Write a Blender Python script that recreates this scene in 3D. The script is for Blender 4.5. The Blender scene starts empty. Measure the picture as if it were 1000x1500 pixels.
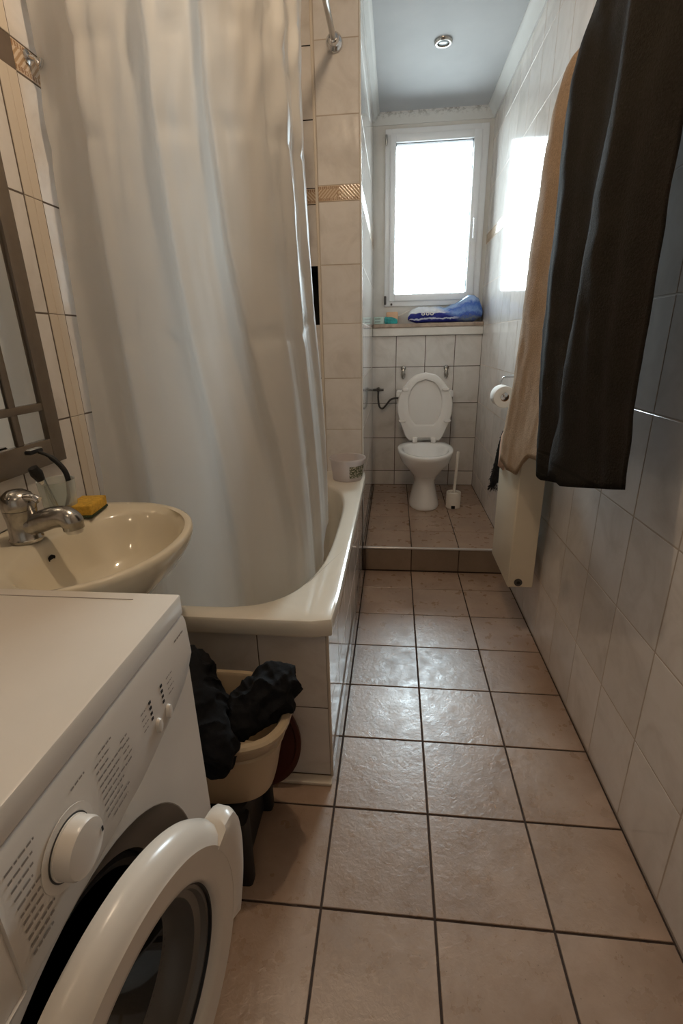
import bpy, bmesh, math, random
from mathutils import Vector, Matrix, noise
PI = math.pi
random.seed(7)
SC = bpy.context.scene
COL = SC.collection

# ------------------------------------------------------------------ camera
# X across the corridor, Y into it, Z up (metres); fitted to the tile joints of the photograph
F_PX, PITCH, YAW, ROLL, CAM_Z = 705.37, 0.3407, 0.1119, -0.0230, 1.1733
cp, sp, cy, sy = math.cos(PITCH), math.sin(PITCH), math.cos(YAW), math.sin(YAW)
fw = Vector((-sy*cp, cy*cp, -sp)); rt0 = Vector((cy, sy, 0)); up0 = rt0.cross(fw)
rt = math.cos(ROLL)*rt0 + math.sin(ROLL)*up0
up = -math.sin(ROLL)*rt0 + math.cos(ROLL)*up0
cd = bpy.data.cameras.new('camera'); cam = bpy.data.objects.new('camera', cd); COL.objects.link(cam)
cd.sensor_fit = 'VERTICAL'; cd.sensor_height = 36; cd.sensor_width = 24
cd.lens = 36*F_PX/1500; cd.clip_start = 0.02
cam.matrix_world = Matrix(((rt.x, up.x, -fw.x, 0), (rt.y, up.y, -fw.y, 0), (rt.z, up.z, -fw.z, CAM_Z), (0, 0, 0, 1)))
SC.camera = cam

# ------------------------------------------------------------------ sky, lights, exposure
w = bpy.data.worlds.new('overcast_sky'); SC.world = w; w.use_nodes = True
bg = w.node_tree.nodes['Background']
bg.inputs[1].default_value = 48
_t = w.node_tree; _c = _t.nodes.new('ShaderNodeTexCoord'); _s = _t.nodes.new('ShaderNodeSeparateXYZ'); _r = _t.nodes.new('ShaderNodeValToRGB')
_t.links.new(_c.outputs['Generated'], _s.inputs[0]); _t.links.new(_s.outputs[2], _r.inputs[0]); _t.links.new(_r.outputs[0], bg.inputs[0])
_m = _r.color_ramp.elements; _m[0].position = 0.0; _m[0].color = (0.26, 0.28, 0.29, 1)      # ground below the horizon, overcast sky above
_m[1].position = 0.03; _m[1].color = (0.82, 0.92, 1.0, 1)
pl = bpy.data.lights.new('window_portal', 'AREA'); pl.shape = 'RECTANGLE'; pl.size = 0.56; pl.size_y = 0.96
pl.cycles.is_portal = True
po = bpy.data.objects.new('window_portal', pl); COL.objects.link(po)
po.location = (0.235, 3.72, 1.90); po.rotation_euler = (-PI/2, 0, 0)
LAMPS = [(-0.17, 0.98, 2.44, 19), (-0.20, -0.30, 2.44, 2.2)]
LAMP_COL = (1.0, 0.77, 0.53)
vs = SC.view_settings
SC.display_settings.display_device = 'sRGB'
vs.view_transform = 'Standard'; vs.look = 'None'; vs.gamma = 1; vs.use_curve_mapping = False
vs.exposure = 0.06
SC.cycles.use_denoising = True
SC.cycles.max_bounces = 10; SC.cycles.diffuse_bounces = 5; SC.cycles.glossy_bounces = 5
SC.cycles.transmission_bounces = 8; SC.cycles.transparent_max_bounces = 12
SC.cycles.caustics_reflective = False; SC.cycles.caustics_refractive = False
SC.cycles.sample_clamp_indirect = 6

# ------------------------------------------------------------------ materials
def srgb(r, g, b):
    f = lambda c: (c/255/12.92) if c/255 <= 0.04045 else ((c/255+0.055)/1.055)**2.4
    return (f(r), f(g), f(b), 1)
class NT:
    def __init__(s, name):
        s.m = bpy.data.materials.new(name); s.m.use_nodes = True; s.t = s.m.node_tree
        s.b = s.t.nodes['Principled BSDF']; s.out = s.t.nodes['Material Output']
    def n(s, typ, **kw):
        nd = s.t.nodes.new(typ)
        for k, v in kw.items():
            if k.startswith('i_'):
                nd.inputs[k[2:].replace('_', ' ')].default_value = v
            elif k.startswith('n_'):
                nd.inputs[int(k[2:])].default_value = v
            else: setattr(nd, k, v)
        return nd
    def l(s, a, b): s.t.links.new(a, b)
    def ramp(s, fac, stops):
        r = s.n('ShaderNodeValToRGB'); e = r.color_ramp.elements
        while len(e) < len(stops): e.new(0.5)
        for k, (p, c) in enumerate(stops): e[k].position = p; e[k].color = c
        s.l(fac, r.inputs[0]); return r.outputs[0]
    def math(s, op, a, b=None):
        m = s.n('ShaderNodeMath', operation=op)
        for k, v in enumerate((a, b)):
            if v is None: continue
            if isinstance(v, (int, float)): m.inputs[k].default_value = v
            else: s.l(v, m.inputs[k])
        return m.outputs[0]
    def mix(s, fac, a, b, blend='MIX'):
        m = s.n('ShaderNodeMix', data_type='RGBA', blend_type=blend)
        for k, v in ((0, fac), (6, a), (7, b)):
            if isinstance(v, (int, float, tuple)): m.inputs[k].default_value = v
            else: s.l(v, m.inputs[k])
        return m.outputs[2]
    def coord(s, kind='Object', rnd=False):
        tc = s.n('ShaderNodeTexCoord')
        if not rnd: return tc.outputs[kind]
        oi = s.n('ShaderNodeObjectInfo'); v = s.n('ShaderNodeVectorMath', operation='MULTIPLY_ADD')
        v.inputs[1].default_value = (1, 1, 1)
        c = s.n('ShaderNodeCombineXYZ'); r = s.math('MULTIPLY', oi.outputs['Random'], 37.0)
        for k in range(3): s.l(r, c.inputs[k])
        s.l(tc.outputs[kind], v.inputs[0]); s.l(c.outputs[0], v.inputs[2])
        s.rnd = oi.outputs['Random']; return v.outputs[0]
    def noise(s, vec, scale, detail=3, rough=0.55, dist=0.0):
        n = s.n('ShaderNodeTexNoise'); n.inputs['Scale'].default_value = scale; n.inputs['Detail'].default_value = detail
        n.inputs['Roughness'].default_value = rough; n.inputs['Distortion'].default_value = dist
        s.l(vec, n.inputs['Vector']); return n.outputs['Fac']
    def bump(s, h, strength=0.2, dist=0.001):
        b = s.n('ShaderNodeBump'); b.inputs['Strength'].default_value = strength; b.inputs['Distance'].default_value = dist
        s.l(h, b.inputs['Height']); s.l(b.outputs[0], s.b.inputs['Normal'])
    def set(s, **kw):
        for k, v in kw.items(): s.b.inputs[k.replace('_', ' ')].default_value = v
        return s

def plain(name, c, rough=0.4, metal=0.0, var=0.06, scale=8, bump=0.0, bscale=200, spec=0.5, coat=0.0):
    t = NT(name); v = t.coord()
    n = t.noise(v, scale)
    d = tuple(x*(1-var) for x in c[:3])+(1,); u = tuple(min(1, x*(1+var)) for x in c[:3])+(1,)
    t.l(t.ramp(n, [(0.3, d), (0.7, u)]), t.b.inputs['Base Color'])
    t.set(Roughness=rough, Metallic=metal); t.b.inputs['Specular IOR Level'].default_value = spec
    t.b.inputs['Coat Weight'].default_value = coat
    if bump: t.bump(t.noise(v, bscale), bump, 0.002)
    return t.m

def wall_tile_mat():
    t = NT('glazed_marbled_tile'); v = t.coord(rnd=True)
    n1 = t.noise(v, 7, 5, 0.6, 0.8); n2 = t.noise(v, 34, 4, 0.6, 0.3)
    c = t.ramp(n1, [(0.25, srgb(206, 200, 194)), (0.5, srgb(224, 219, 214)), (0.78, srgb(233, 229, 226))])
    c = t.mix(t.math('MULTIPLY', n2, 0.22), c, srgb(200, 184, 172))
    hsv = t.n('ShaderNodeHueSaturation'); t.l(c, hsv.inputs['Color'])
    t.l(t.math('ADD', t.math('MULTIPLY', t.rnd, 0.08), 0.955), hsv.inputs['Value'])
    t.l(hsv.outputs[0], t.b.inputs['Base Color'])
    t.set(Roughness=0.06); t.b.inputs['Specular IOR Level'].default_value = 0.5
    t.bump(t.noise(v, 14, 2), 0.06, 0.0015)
    return t.m
def border_mat():
    t = NT('relief_border_tile'); tc = t.n('ShaderNodeTexCoord'); s = t.n('ShaderNodeSeparateXYZ'); t.l(tc.outputs['Object'], s.inputs[0])
    x, y = s.outputs[0], s.outputs[1]
    ax = t.math('ABSOLUTE', x); ay = t.math('ABSOLUTE', y)
    dg = t.math('SINE', t.math('MULTIPLY', t.math('ADD', ax, t.math('MULTIPLY', y, 1.0)), 420.0))
    nz = t.noise(tc.outputs['Object'], 160, 3)
    dg = t.math('ADD', t.math('MULTIPLY', dg, 0.5), t.math('MULTIPLY', nz, 0.9))
    centre = t.ramp(dg, [(0.25, srgb(178, 148, 116)), (0.62, srgb(212, 192, 168))])
    rope = t.math('SINE', t.math('ADD', t.math('MULTIPLY', x, 700.0), t.math('MULTIPLY', nz, 9.0)))
    ropec = t.ramp(rope, [(0.0, srgb(158, 126, 98)), (0.9, srgb(206, 184, 158))])
    edge = t.math('MULTIPLY', t.math('GREATER_THAN', ay, 0.0165), t.math('LESS_THAN', ay, 0.0265))
    c = t.mix(edge, centre, ropec)
    plainc = t.math('GREATER_THAN', ay, 0.0265)
    c = t.mix(plainc, c, srgb(206, 186, 164))
    dm = t.math('ADD', ax, ay)
    c = t.mix(t.math('LESS_THAN', dm, 0.013), c, srgb(150, 116, 84))
    c = t.mix(t.math('LESS_THAN', dm, 0.008), c, srgb(206, 182, 150))
    t.l(c, t.b.inputs['Base Color']); t.set(Roughness=0.15); t.bump(dg, 0.3, 0.001)
    return t.m
def floor_tile_mat(name='matt_floor_tile', a=(150, 124, 104), b=(176, 150, 130), rough=0.30):
    t = NT(name); v = t.coord(rnd=True)
    n1 = t.noise(v, 6, 6, 0.62, 0.4); n2 = t.noise(v, 60, 4, 0.7)
    c = t.ramp(n1, [(0.3, srgb(*a)), (0.7, srgb(*b))])
    c = t.mix(t.ramp(n2, [(0.5, (0, 0, 0, 1)), (0.72, (0.10, 0.10, 0.10, 1))]), c, srgb(128, 96, 74))
    vo = t.n('ShaderNodeTexVoronoi'); vo.inputs['Scale'].default_value = 55; t.l(v, vo.inputs['Vector'])
    sp_ = t.math('LESS_THAN', vo.outputs['Distance'], 0.07)
    c = t.mix(t.math('MULTIPLY', sp_, 0.5), c, srgb(86, 62, 48))
    hsv = t.n('ShaderNodeHueSaturation'); t.l(c, hsv.inputs['Color'])
    t.l(t.math('ADD', t.math('MULTIPLY', t.rnd, 0.12), 0.94), hsv.inputs['Value'])
    t.l(hsv.outputs[0], t.b.inputs['Base Color'])
    t.l(t.ramp(t.noise(v, 22, 4), [(0.3, (rough-0.06,)*3+(1,)), (0.75, (rough+0.12,)*3+(1,))]), t.b.inputs['Roughness'])
    h = t.math('ADD', t.noise(v, 75, 4, 0.6, 0.6), t.math('MULTIPLY', t.noise(v, 26, 3), 0.8))
    t.b.inputs['Specular IOR Level'].default_value = 0.85
    t.bump(h, 0.4, 0.0020)
    return t.m
def ceiling_mat():
    t = NT('painted_ceiling'); v = t.coord()
    n = t.noise(v, 2.2, 4); t.l(t.ramp(n, [(0.3, srgb(176, 178, 181)), (0.7, srgb(190, 191, 193))]), t.b.inputs['Base Color'])
    t.set(Roughness=0.8); t.bump(t.noise(v, 90, 5, 0.7), 0.25, 0.002); return t.m
def mould_cornice_mat():
    t = NT('cornice_paint_with_mould'); tc = t.n('ShaderNodeTexCoord'); s = t.n('ShaderNodeSeparateXYZ'); t.l(tc.outputs['Object'], s.inputs[0])
    up_ = t.n('ShaderNodeMapRange'); up_.inputs[1].default_value = 2.462; up_.inputs[2].default_value = 2.49; t.l(s.outputs[2], up_.inputs[0])
    n = t.noise(tc.outputs['Object'], 38, 6, 0.75)
    k = t.math('MULTIPLY', up_.outputs[0], t.math('GREATER_THAN', n, 0.52))
    t.l(t.mix(t.math('MULTIPLY', k, 0.55), srgb(212, 211, 208), srgb(92, 84, 76)), t.b.inputs['Base Color'])
    t.set(Roughness=0.7); return t.m
def curtain_mat():
    t = NT('white_satin_curtain'); v = t.coord()
    t.l(t.ramp(t.noise(v, 3, 4), [(0.3, srgb(232, 229, 224)), (0.7, srgb(240, 238, 234))]), t.b.inputs['Base Color'])
    t.set(Roughness=0.5)
    mp = t.n('ShaderNodeMapping'); mp.inputs['Scale'].default_value = (16, 16, 5); t.l(v, mp.inputs['Vector'])
    t.bump(t.math('ADD', t.noise(mp.outputs[0], 1.0, 3, 0.5, 0.6), t.math('MULTIPLY', t.noise(v, 900, 1), 0.06)), 0.3, 0.006)
    tr = t.n('ShaderNodeBsdfTranslucent'); tr.inputs[0].default_value = srgb(232, 228, 222)
    mx = t.n('ShaderNodeMixShader'); mx.inputs[0].default_value = 0.5
    t.l(t.b.outputs[0], mx.inputs[1]); t.l(tr.outputs[0], mx.inputs[2]); t.l(mx.outputs[0], t.out.inputs[0]); return t.m
def terry_mat(name, c, c2, bands=()):
    t = NT(name); tc = t.n('ShaderNodeTexCoord'); v = tc.outputs['Object']
    n = t.noise(v, 210, 4, 0.75); n2 = t.noise(v, 14, 3)
    col = t.mix(n2, c, c2)
    col = t.mix(t.ramp(n, [(0.4, (0, 0, 0, 1)), (0.65, (0.9, 0.9, 0.9, 1))]), col, tuple(min(1, x*1.7+0.002) for x in c[:3])+(1,))
    h = t.math('ADD', n, t.math('MULTIPLY', t.noise(v, 170, 2), 0.6))
    if bands:
        s = t.n('ShaderNodeSeparateXYZ'); t.l(v, s.inputs[0])
        k = None
        for a, b in bands:
            g = t.math('MULTIPLY', t.math('GREATER_THAN', s.outputs[2], a), t.math('LESS_THAN', s.outputs[2], b))
            k = g if k is None else t.math('MAXIMUM', k, g)
        col = t.mix(t.math('MULTIPLY', k, 0.6), col, tuple(x*0.75 for x in c[:3])+(1,))
        h = t.math('MULTIPLY', h, t.math('SUBTRACT', 1.0, t.math('MULTIPLY', k, 0.85)))
    t.l(col, t.b.inputs['Base Color']); t.set(Roughness=0.95); t.b.inputs['Specular IOR Level'].default_value = 0.1
    t.b.inputs['Sheen Weight'].default_value = 0.07; t.b.inputs['Sheen Roughness'].default_value = 0.5; t.b.inputs['Sheen Tint'].default_value = tuple(min(1, x*4) for x in c[:3])+(1,)
    t.bump(h, 0.8, 0.004); return t.m
def glass_pane_mat():
    t = NT('window_glass'); tr = t.n('ShaderNodeBsdfTransparent'); tr.inputs[0].default_value = (0.93, 0.97, 0.97, 1)
    gl = t.n('ShaderNodeBsdfGlossy'); gl.inputs['Roughness'].default_value = 0.02
    fr = t.n('ShaderNodeFresnel'); fr.inputs[0].default_value = 1.5
    mx = t.n('ShaderNodeMixShader'); t.l(fr.outputs[0], mx.inputs[0]); t.l(tr.outputs[0], mx.inputs[1]); t.l(gl.outputs[0], mx.inputs[2])
    t.l(mx.outputs[0], t.out.inputs[0]); return t.m
def clear_mat(name, tint=(0.9, 0.93, 0.92, 1), fac=0.35):
    t = NT(name); t.b.inputs['Base Color'].default_value = tint; t.set(Roughness=0.05)
    t.b.inputs['Specular IOR Level'].default_value = 0.8
    tr = t.n('ShaderNodeBsdfTransparent'); tr.inputs[0].default_value = tint
    lw = t.n('ShaderNodeLayerWeight'); lw.inputs[0].default_value = fac
    mx = t.n('ShaderNodeMixShader'); t.l(t.math('ADD', t.math('MULTIPLY', lw.outputs['Facing'], 0.75), 0.10), mx.inputs[0])
    t.l(tr.outputs[0], mx.inputs[1]); t.l(t.b.outputs[0], mx.inputs[2]); t.l(mx.outputs[0], t.out.inputs[0]); return t.m
def milky_mat():
    t = NT('milky_plastic'); t.b.inputs['Base Color'].default_value = srgb(226, 216, 212); t.set(Roughness=0.3)
    tr = t.n('ShaderNodeBsdfTranslucent'); tr.inputs[0].default_value = srgb(232, 224, 220)
    tp = t.n('ShaderNodeBsdfTransparent')
    a = t.n('ShaderNodeMixShader'); a.inputs[0].default_value = 0.4; t.l(t.b.outputs[0], a.inputs[1]); t.l(tr.outputs[0], a.inputs[2])
    b = t.n('ShaderNodeMixShader'); b.inputs[0].default_value = 0.28; t.l(a.outputs[0], b.inputs[1]); t.l(tp.outputs[0], b.inputs[2])
    t.l(b.outputs[0], t.out.inputs[0]); return t.m
def pack_mat():
    t = NT('printed_wrap_with_lit_top'); tc = t.n('ShaderNodeTexCoord'); s = t.n('ShaderNodeSeparateXYZ'); t.l(tc.outputs['UV'], s.inputs[0])
    u, v = s.outputs[0], s.outputs[1]
    nz = t.noise(tc.outputs['Object'], 22, 4, 0.6); nf = t.noise(tc.outputs['Object'], 60, 3, 0.6)
    vv = t.math('ADD', v, t.math('MULTIPLY', t.math('SUBTRACT', nz, 0.5), 0.34))
    c = t.ramp(vv, [(0.0, srgb(24, 32, 110)), (0.22, srgb(28, 38, 128)), (0.25, srgb(206, 210, 226)), (0.31, srgb(196, 204, 224)),
                    (0.34, srgb(26, 34, 122)), (0.60, srgb(30, 42, 140)), (0.64, srgb(222, 226, 236)), (1.0, srgb(228, 232, 240))])  # stripes are print; the white top also paints in light caught from the window
    c2 = t.ramp(t.math('ADD', vv, t.math('MULTIPLY', nf, 0.3)), [(0.12, srgb(44, 68, 160)), (0.3, srgb(120, 132, 140)), (0.44, srgb(60, 92, 186)), (0.62, srgb(120, 156, 214)), (0.85, srgb(58, 100, 190)), (1.0, srgb(150, 178, 222))])
    c = t.mix(t.ramp(t.math('ADD', u, t.math('MULTIPLY', t.math('SUBTRACT', v, 0.5), 0.35)), [(0.50, (0, 0, 0, 1)), (0.62, (1, 1, 1, 1))]), c, c2)
    t.l(c, t.b.inputs['Base Color']); t.set(Roughness=0.25); t.bump(nf, 0.6, 0.006); return t.m
def label_mat():
    t = NT('olive_print'); v = t.coord(); n = t.noise(v, 150, 3, 0.7)
    t.l(t.ramp(n, [(0.40, srgb(64, 72, 50)), (0.50, srgb(96, 100, 66)), (0.56, srgb(196, 188, 176))]), t.b.inputs['Base Color']); t.set(Roughness=0.35); return t.m
def emis(name, c, s):
    t = NT(name); t.b.inputs['Base Color'].default_value = c; t.b.inputs['Emission Color'].default_value = c; t.b.inputs['Emission Strength'].default_value = s; return t.m

M = dict(
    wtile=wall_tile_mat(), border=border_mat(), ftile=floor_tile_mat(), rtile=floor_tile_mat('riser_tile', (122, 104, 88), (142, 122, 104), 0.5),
    ceil=ceiling_mat(), cornice=plain('cornice_paint', srgb(212, 212, 210), 0.7, var=0.03), cornice_m=mould_cornice_mat(),
    grout=plain('pale_grout', srgb(184, 170, 156), 0.9, var=0.12, scale=12), dgrout=plain('dark_floor_grout', srgb(62, 48, 40), 0.95, var=0.2, scale=20),
    wgrout=plain('stained_grout', srgb(96, 84, 74), 0.9, var=0.25, scale=9),
    plaster=plain('white_plaster', srgb(216, 213, 208), 0.75, var=0.05), void=plain('dark_cavity', srgb(20, 16, 14), 0.95),
    trimc=plain('cream_trim', srgb(214, 202, 186), 0.25, var=0.015, scale=3), trimw=plain('white_trim', srgb(222, 222, 220), 0.3, var=0.03),
    pvc=plain('white_window_plastic', srgb(238, 240, 243), 0.3, var=0.02), gasket=plain('grey_gasket', srgb(70, 74, 78), 0.6),
    glass=glass_pane_mat(), curtain=curtain_mat(),
    enamel=plain('bath_enamel', srgb(226, 218, 204), 0.12, var=0.02, spec=0.6, coat=0.3), ceramic=plain('basin_ceramic', srgb(222, 212, 190), 0.08, var=0.03, spec=0.6),
    wc=plain('toilet_ceramic', srgb(242, 240, 238), 0.1, var=0.02, spec=0.6), wcseat=plain('toilet_seat_plastic', srgb(236, 232, 228), 0.25, var=0.02),
    water=plain('toilet_water', srgb(150, 152, 150), 0.02), chrome=plain('chrome', (0.72, 0.72, 0.73, 1), 0.12, 1.0, var=0.02), steel=plain('brushed_steel', (0.55, 0.54, 0.52, 1), 0.3, 1.0, var=0.05),
    tarnish=plain('tarnished_chrome', (0.42, 0.40, 0.37, 1), 0.22, 1.0, var=0.2, scale=60), darkmetal=plain('dark_grey_metal', srgb(84, 80, 78), 0.4, 0.6, var=0.15, scale=40),
    alu=plain('aluminium_strip', (0.75, 0.75, 0.76, 1), 0.3, 0.9),
    white=plain('white_machine_enamel', srgb(222, 214, 204), 0.25, var=0.02), plast=plain('white_machine_plastic', srgb(220, 213, 205), 0.3, var=0.02),
    print=plain('grey_print', srgb(150, 141, 133), 0.6), dark=plain('black_plastic', srgb(18, 17, 17), 0.5), dglass=plain('dark_door_glass', srgb(10, 9, 9), 0.06, spec=0.8),
    darkgrey=plain('grey_shade_and_print', srgb(58, 56, 54), 0.6, var=0.1), ringgrey=plain('grey_inner_ring', srgb(112, 106, 100), 0.3, var=0.05),
    rad=plain('cream_radiator_paint', srgb(214, 202, 180), 0.35, var=0.02), taupe=plain('taupe_mirror_frame', srgb(104, 92, 79), 0.14, var=0.06, scale=40, spec=.7), mirror=plain('mirror_silver', (0.9, 0.9, 0.88, 1), 0.02, 1.0, var=0.0),
    tbrown=terry_mat('dark_brown_terry', srgb(32, 29, 25), srgb(42, 37, 31), bands=((0.055, 0.075), (0.11, 0.118))), tbeige=terry_mat('beige_terry', srgb(142, 120, 98), srgb(160, 137, 114)),
    tpink=terry_mat('pale_pink_cloth', srgb(178, 142, 120), srgb(196, 166, 146)), black=plain('black_cotton', (.0055, .0053, .0062, 1), 0.9, var=.3, scale=30, bump=.4, bscale=400, spec=.2),
    basket=plain('cream_plastic', srgb(188, 168, 140), 0.32, var=0.05), maroon=plain('maroon_plastic', srgb(78, 38, 28), 0.4), bucketblack=plain('black_stool_plastic', srgb(17, 15, 14), 0.6),
    sponge=plain('yellow_sponge', srgb(208, 164, 62), 0.95, var=0.2, scale=120, bump=1.0, bscale=300), scour=plain('green_scourer', srgb(52, 66, 40), 0.95, var=0.3, scale=200, bump=0.8, bscale=500),
    clear=clear_mat('tumbler_glass'), milky=milky_mat(), label=label_mat(), pack=pack_mat(), paper=plain('white_paper', srgb(230, 226, 220), 0.9, var=0.02), card=plain('brown_card', srgb(150, 112, 76), 0.9),
    teal=plain('teal_wrap', srgb(36, 150, 152), 0.3, var=0.4, scale=50, bump=0.8, bscale=40), mint=plain('mint_card', srgb(188, 212, 204), 0.5), peach=plain('peach_bar', srgb(222, 176, 142), 0.6), stick=plain('white_stick', srgb(226, 220, 212), 0.4),
    blackfluff=plain('black_fibre', srgb(16, 15, 16), 0.95), lens=plain('unlit_lens', srgb(120, 122, 124), 0.3), lampon=emis('lit_bulb', (1.0, 0.72, 0.42, 1), 30),
    sillw=plain('sill_trim', srgb(224, 218, 210), 0.4, var=0.06), sillb=plain('sill_board', srgb(170, 150, 134), 0.45, var=0.25, scale=24), brush=plain('white_brush_plastic', srgb(236, 231, 222), 0.35))

# ------------------------------------------------------------------ mesh helpers
def BM(): return bmesh.new()
def box(bm, x0, x1, y0, y1, z0, z1, bev=0.0, seg=2):
    r = bmesh.ops.create_cube(bm, size=1)
    for v in r['verts']: v.co = Vector(((x0+x1)/2+v.co.x*(x1-x0), (y0+y1)/2+v.co.y*(y1-y0), (z0+z1)/2+v.co.z*(z1-z0)))
    if bev:
        es = list({e for v in r['verts'] for e in v.link_edges})
        bmesh.ops.bevel(bm, geom=es, offset=bev, segments=seg, affect='EDGES', profile=0.5)
    return bm
def loft(bm, rings, cap0=True, cap1=True, closed=True):
    R = [[bm.verts.new(p) for p in r] for r in rings]
    n = len(R[0])
    for a, b in zip(R, R[1:]):
        for i in range(n if closed else n-1):
            j = (i+1) % n
            bm.faces.new((a[i], a[j], b[j], b[i]))
    if cap0: bm.faces.new(R[0][::-1])
    if cap1: bm.faces.new(R[-1])
    return R
def lathe(bm, prof, c=(0, 0, 0), axis='Z', n=32, cap=True, sx=1, sy=1):
    c = Vector(c); rings = []
    for r, h in prof:
        ring = []
        for i in range(n):
            a = 2*PI*i/n; x, y = r*math.cos(a)*sx, r*math.sin(a)*sy
            ring.append(c+(Vector((x, y, h)) if axis == 'Z' else Vector((h, x, y)) if axis == 'X' else Vector((y, h, x))))
        rings.append(ring)
    loft(bm, rings, cap, cap)
    return bm
def frame_lathe(bm, prof, c, e1, e2, nn, n=48, cap=True):
    """profile (radius, height) revolved about nn through c, in the plane e1,e2"""
    loft(bm, [[c+e1*(r*math.cos(2*PI*i/n))+e2*(r*math.sin(2*PI*i/n))+nn*h for i in range(n)] for r, h in prof], cap, cap)
def catmull(P, n=8):
    P = [Vector(p) for p in P]; out = []
    Q = [2*P[0]-P[1]]+P+[2*P[-1]-P[-2]]
    for i in range(1, len(Q)-2):
        a, b, c, d = Q[i-1:i+3]
        for k in range(n):
            t = k/n
            out.append(0.5*((2*b)+(c-a)*t+(2*a-5*b+4*c-d)*t*t+(-a+3*b-3*c+d)*t**3))
    out.append(P[-1]); return out
def tube(bm, pts, r, n=12, cap=True):
    pts = [Vector(p) for p in pts]; rr = r if isinstance(r, (list, tuple)) else [r]*len(pts)
    t0 = (pts[1]-pts[0]).normalized(); u = t0.orthogonal().normalized(); rings = []
    for i, p in enumerate(pts):
        t = ((pts[min(i+1, len(pts)-1)]-pts[max(i-1, 0)])).normalized()
        u = (u-t*u.dot(t)).normalized(); v = t.cross(u)
        rings.append([p+(u*math.cos(2*PI*k/n)+v*math.sin(2*PI*k/n))*rr[i] for k in range(n)])
    loft(bm, rings, cap, cap); return bm
def ell(cx, cy_, ax, ay, z, n=48, p=2.0, clipx=None):
    o = []
    for i in range(n):
        a = 2*PI*i/n; c, s = math.cos(a), math.sin(a)
        x = cx+ax*math.copysign(abs(c)**(2/p), c); y = cy_+ay*math.copysign(abs(s)**(2/p), s)
        if clipx is not None: x = max(x, clipx)
        o.append(Vector((x, y, z)))
    return o
ORG = {}
def link(o): COL.objects.link(o); return o
def thing(name, label, cat, loc, group=None):
    o = link(bpy.data.objects.new(name, None)); o.location = loc; o.empty_display_size = 0.05
    o['label'] = label; o['category'] = cat
    if group: o['group'] = group
    ORG[o.name] = Vector(loc); return o
def part(name, bm, mat, parent, smooth=True, label=None, stuff=False, angle=40):
    org = ORG[parent.name]
    bmesh.ops.translate(bm, verts=bm.verts, vec=-org)
    bmesh.ops.recalc_face_normals(bm, faces=bm.faces)
    me = bpy.data.meshes.new(name); bm.to_mesh(me); bm.free()
    o = link(bpy.data.objects.new(name, me)); o.parent = parent; ORG[o.name] = org
    me.materials.append(M[mat])
    if smooth:
        me.shade_smooth(); me.set_sharp_from_angle(angle=math.radians(angle))
    if label: o['label'] = label
    if stuff: o['kind'] = 'stuff'
    return o
def single(name, label, cat, bm, mat, loc, group=None, smooth=True):
    d = thing('tmp', label, cat, loc); ORG['tmp_org'] = Vector(loc)
    o = part(name, bm, mat, d, smooth); o.parent = None; o.location = loc
    o['label'] = label; o['category'] = cat
    if group: o['group'] = group
    ORG[o.name] = Vector(loc); bpy.data.objects.remove(d); return o
def struct(name, bm, mat, parent=None, smooth=False):
    bmesh.ops.recalc_face_normals(bm, faces=bm.faces)
    me = bpy.data.meshes.new(name); bm.to_mesh(me); bm.free(); me.materials.append(M[mat])
    o = link(bpy.data.objects.new(name, me)); ORG[o.name] = Vector((0, 0, 0))
    if smooth: me.shade_smooth(); me.set_sharp_from_angle(angle=math.radians(40))
    if parent: o.parent = parent
    else: o['kind'] = 'structure'
    return o
TC = {}
def tile_mesh(w_, h_, mat, t=0.005, c=0.0011):
    k = (round(w_, 3), round(h_, 3), mat, t)
    if k in TC: return TC[k]
    a, b = w_/2, h_/2
    def rect(x, y, z): return [(-x, -y, z), (x, -y, z), (x, y, z), (-x, y, z)]
    V = rect(a, b, -t)+rect(a, b, -c)+rect(a-c, b-c, 0)
    F = [(8, 9, 10, 11)]
    for s in (0, 4):
        for i in range(4): j = (i+1) % 4; F.append((s+i, s+j, s+4+j, s+4+i))
    me = bpy.data.meshes.new('tile'); me.from_pydata(V, [], F); me.materials.append(M[mat]); TC[k] = me; return me
def tiles(parent, mat, normal, plane, U, V, gap=0.003, t=0.005, skip=None, name='tile', jit=0.0):
    """normal: '-X','+X','-Y','+Z'. U, V: joint positions along the wall and up it."""
    ex = {'-X': (Vector((0, -1, 0)), Vector((0, 0, 1)), Vector((-1, 0, 0))), '+X': (Vector((0, 1, 0)), Vector((0, 0, 1)), Vector((1, 0, 0))),
          '-Y': (Vector((1, 0, 0)), Vector((0, 0, 1)), Vector((0, -1, 0))), '+Z': (Vector((1, 0, 0)), Vector((0, 1, 0)), Vector((0, 0, 1)))}[normal]
    for u0, u1 in zip(U, U[1:]):
        for v0, v1 in zip(V, V[1:]):
            if skip and skip(u0, u1, v0, v1): continue
            if u1-u0 < 0.008 or v1-v0 < 0.008: continue
            o = bpy.data.objects.new(name, tile_mesh(u1-u0-gap, v1-v0-gap, mat, t)); COL.objects.link(o)
            uc, vc = (u0+u1)/2, (v0+v1)/2
            p = {'-X': Vector((plane, uc, vc)), '+X': Vector((plane, uc, vc)), '-Y': Vector((uc, plane, vc)), '+Z': Vector((uc, vc, plane))}[normal]
            R = Matrix((ex[0], ex[1], ex[2])).transposed()
            if jit: R = R @ Matrix.Rotation(random.uniform(-jit, jit), 3, 'X') @ Matrix.Rotation(random.uniform(-jit, jit), 3, 'Y')
            o.matrix_world = Matrix.Translation(p) @ R.to_4x4(); o.parent = parent
def span(a, b, first, step):
    k = math.ceil((a-first)/step+1e-6); L = [a]
    while first+k*step < b-1e-6: L.append(first+k*step); k += 1
    return L+[b]

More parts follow.
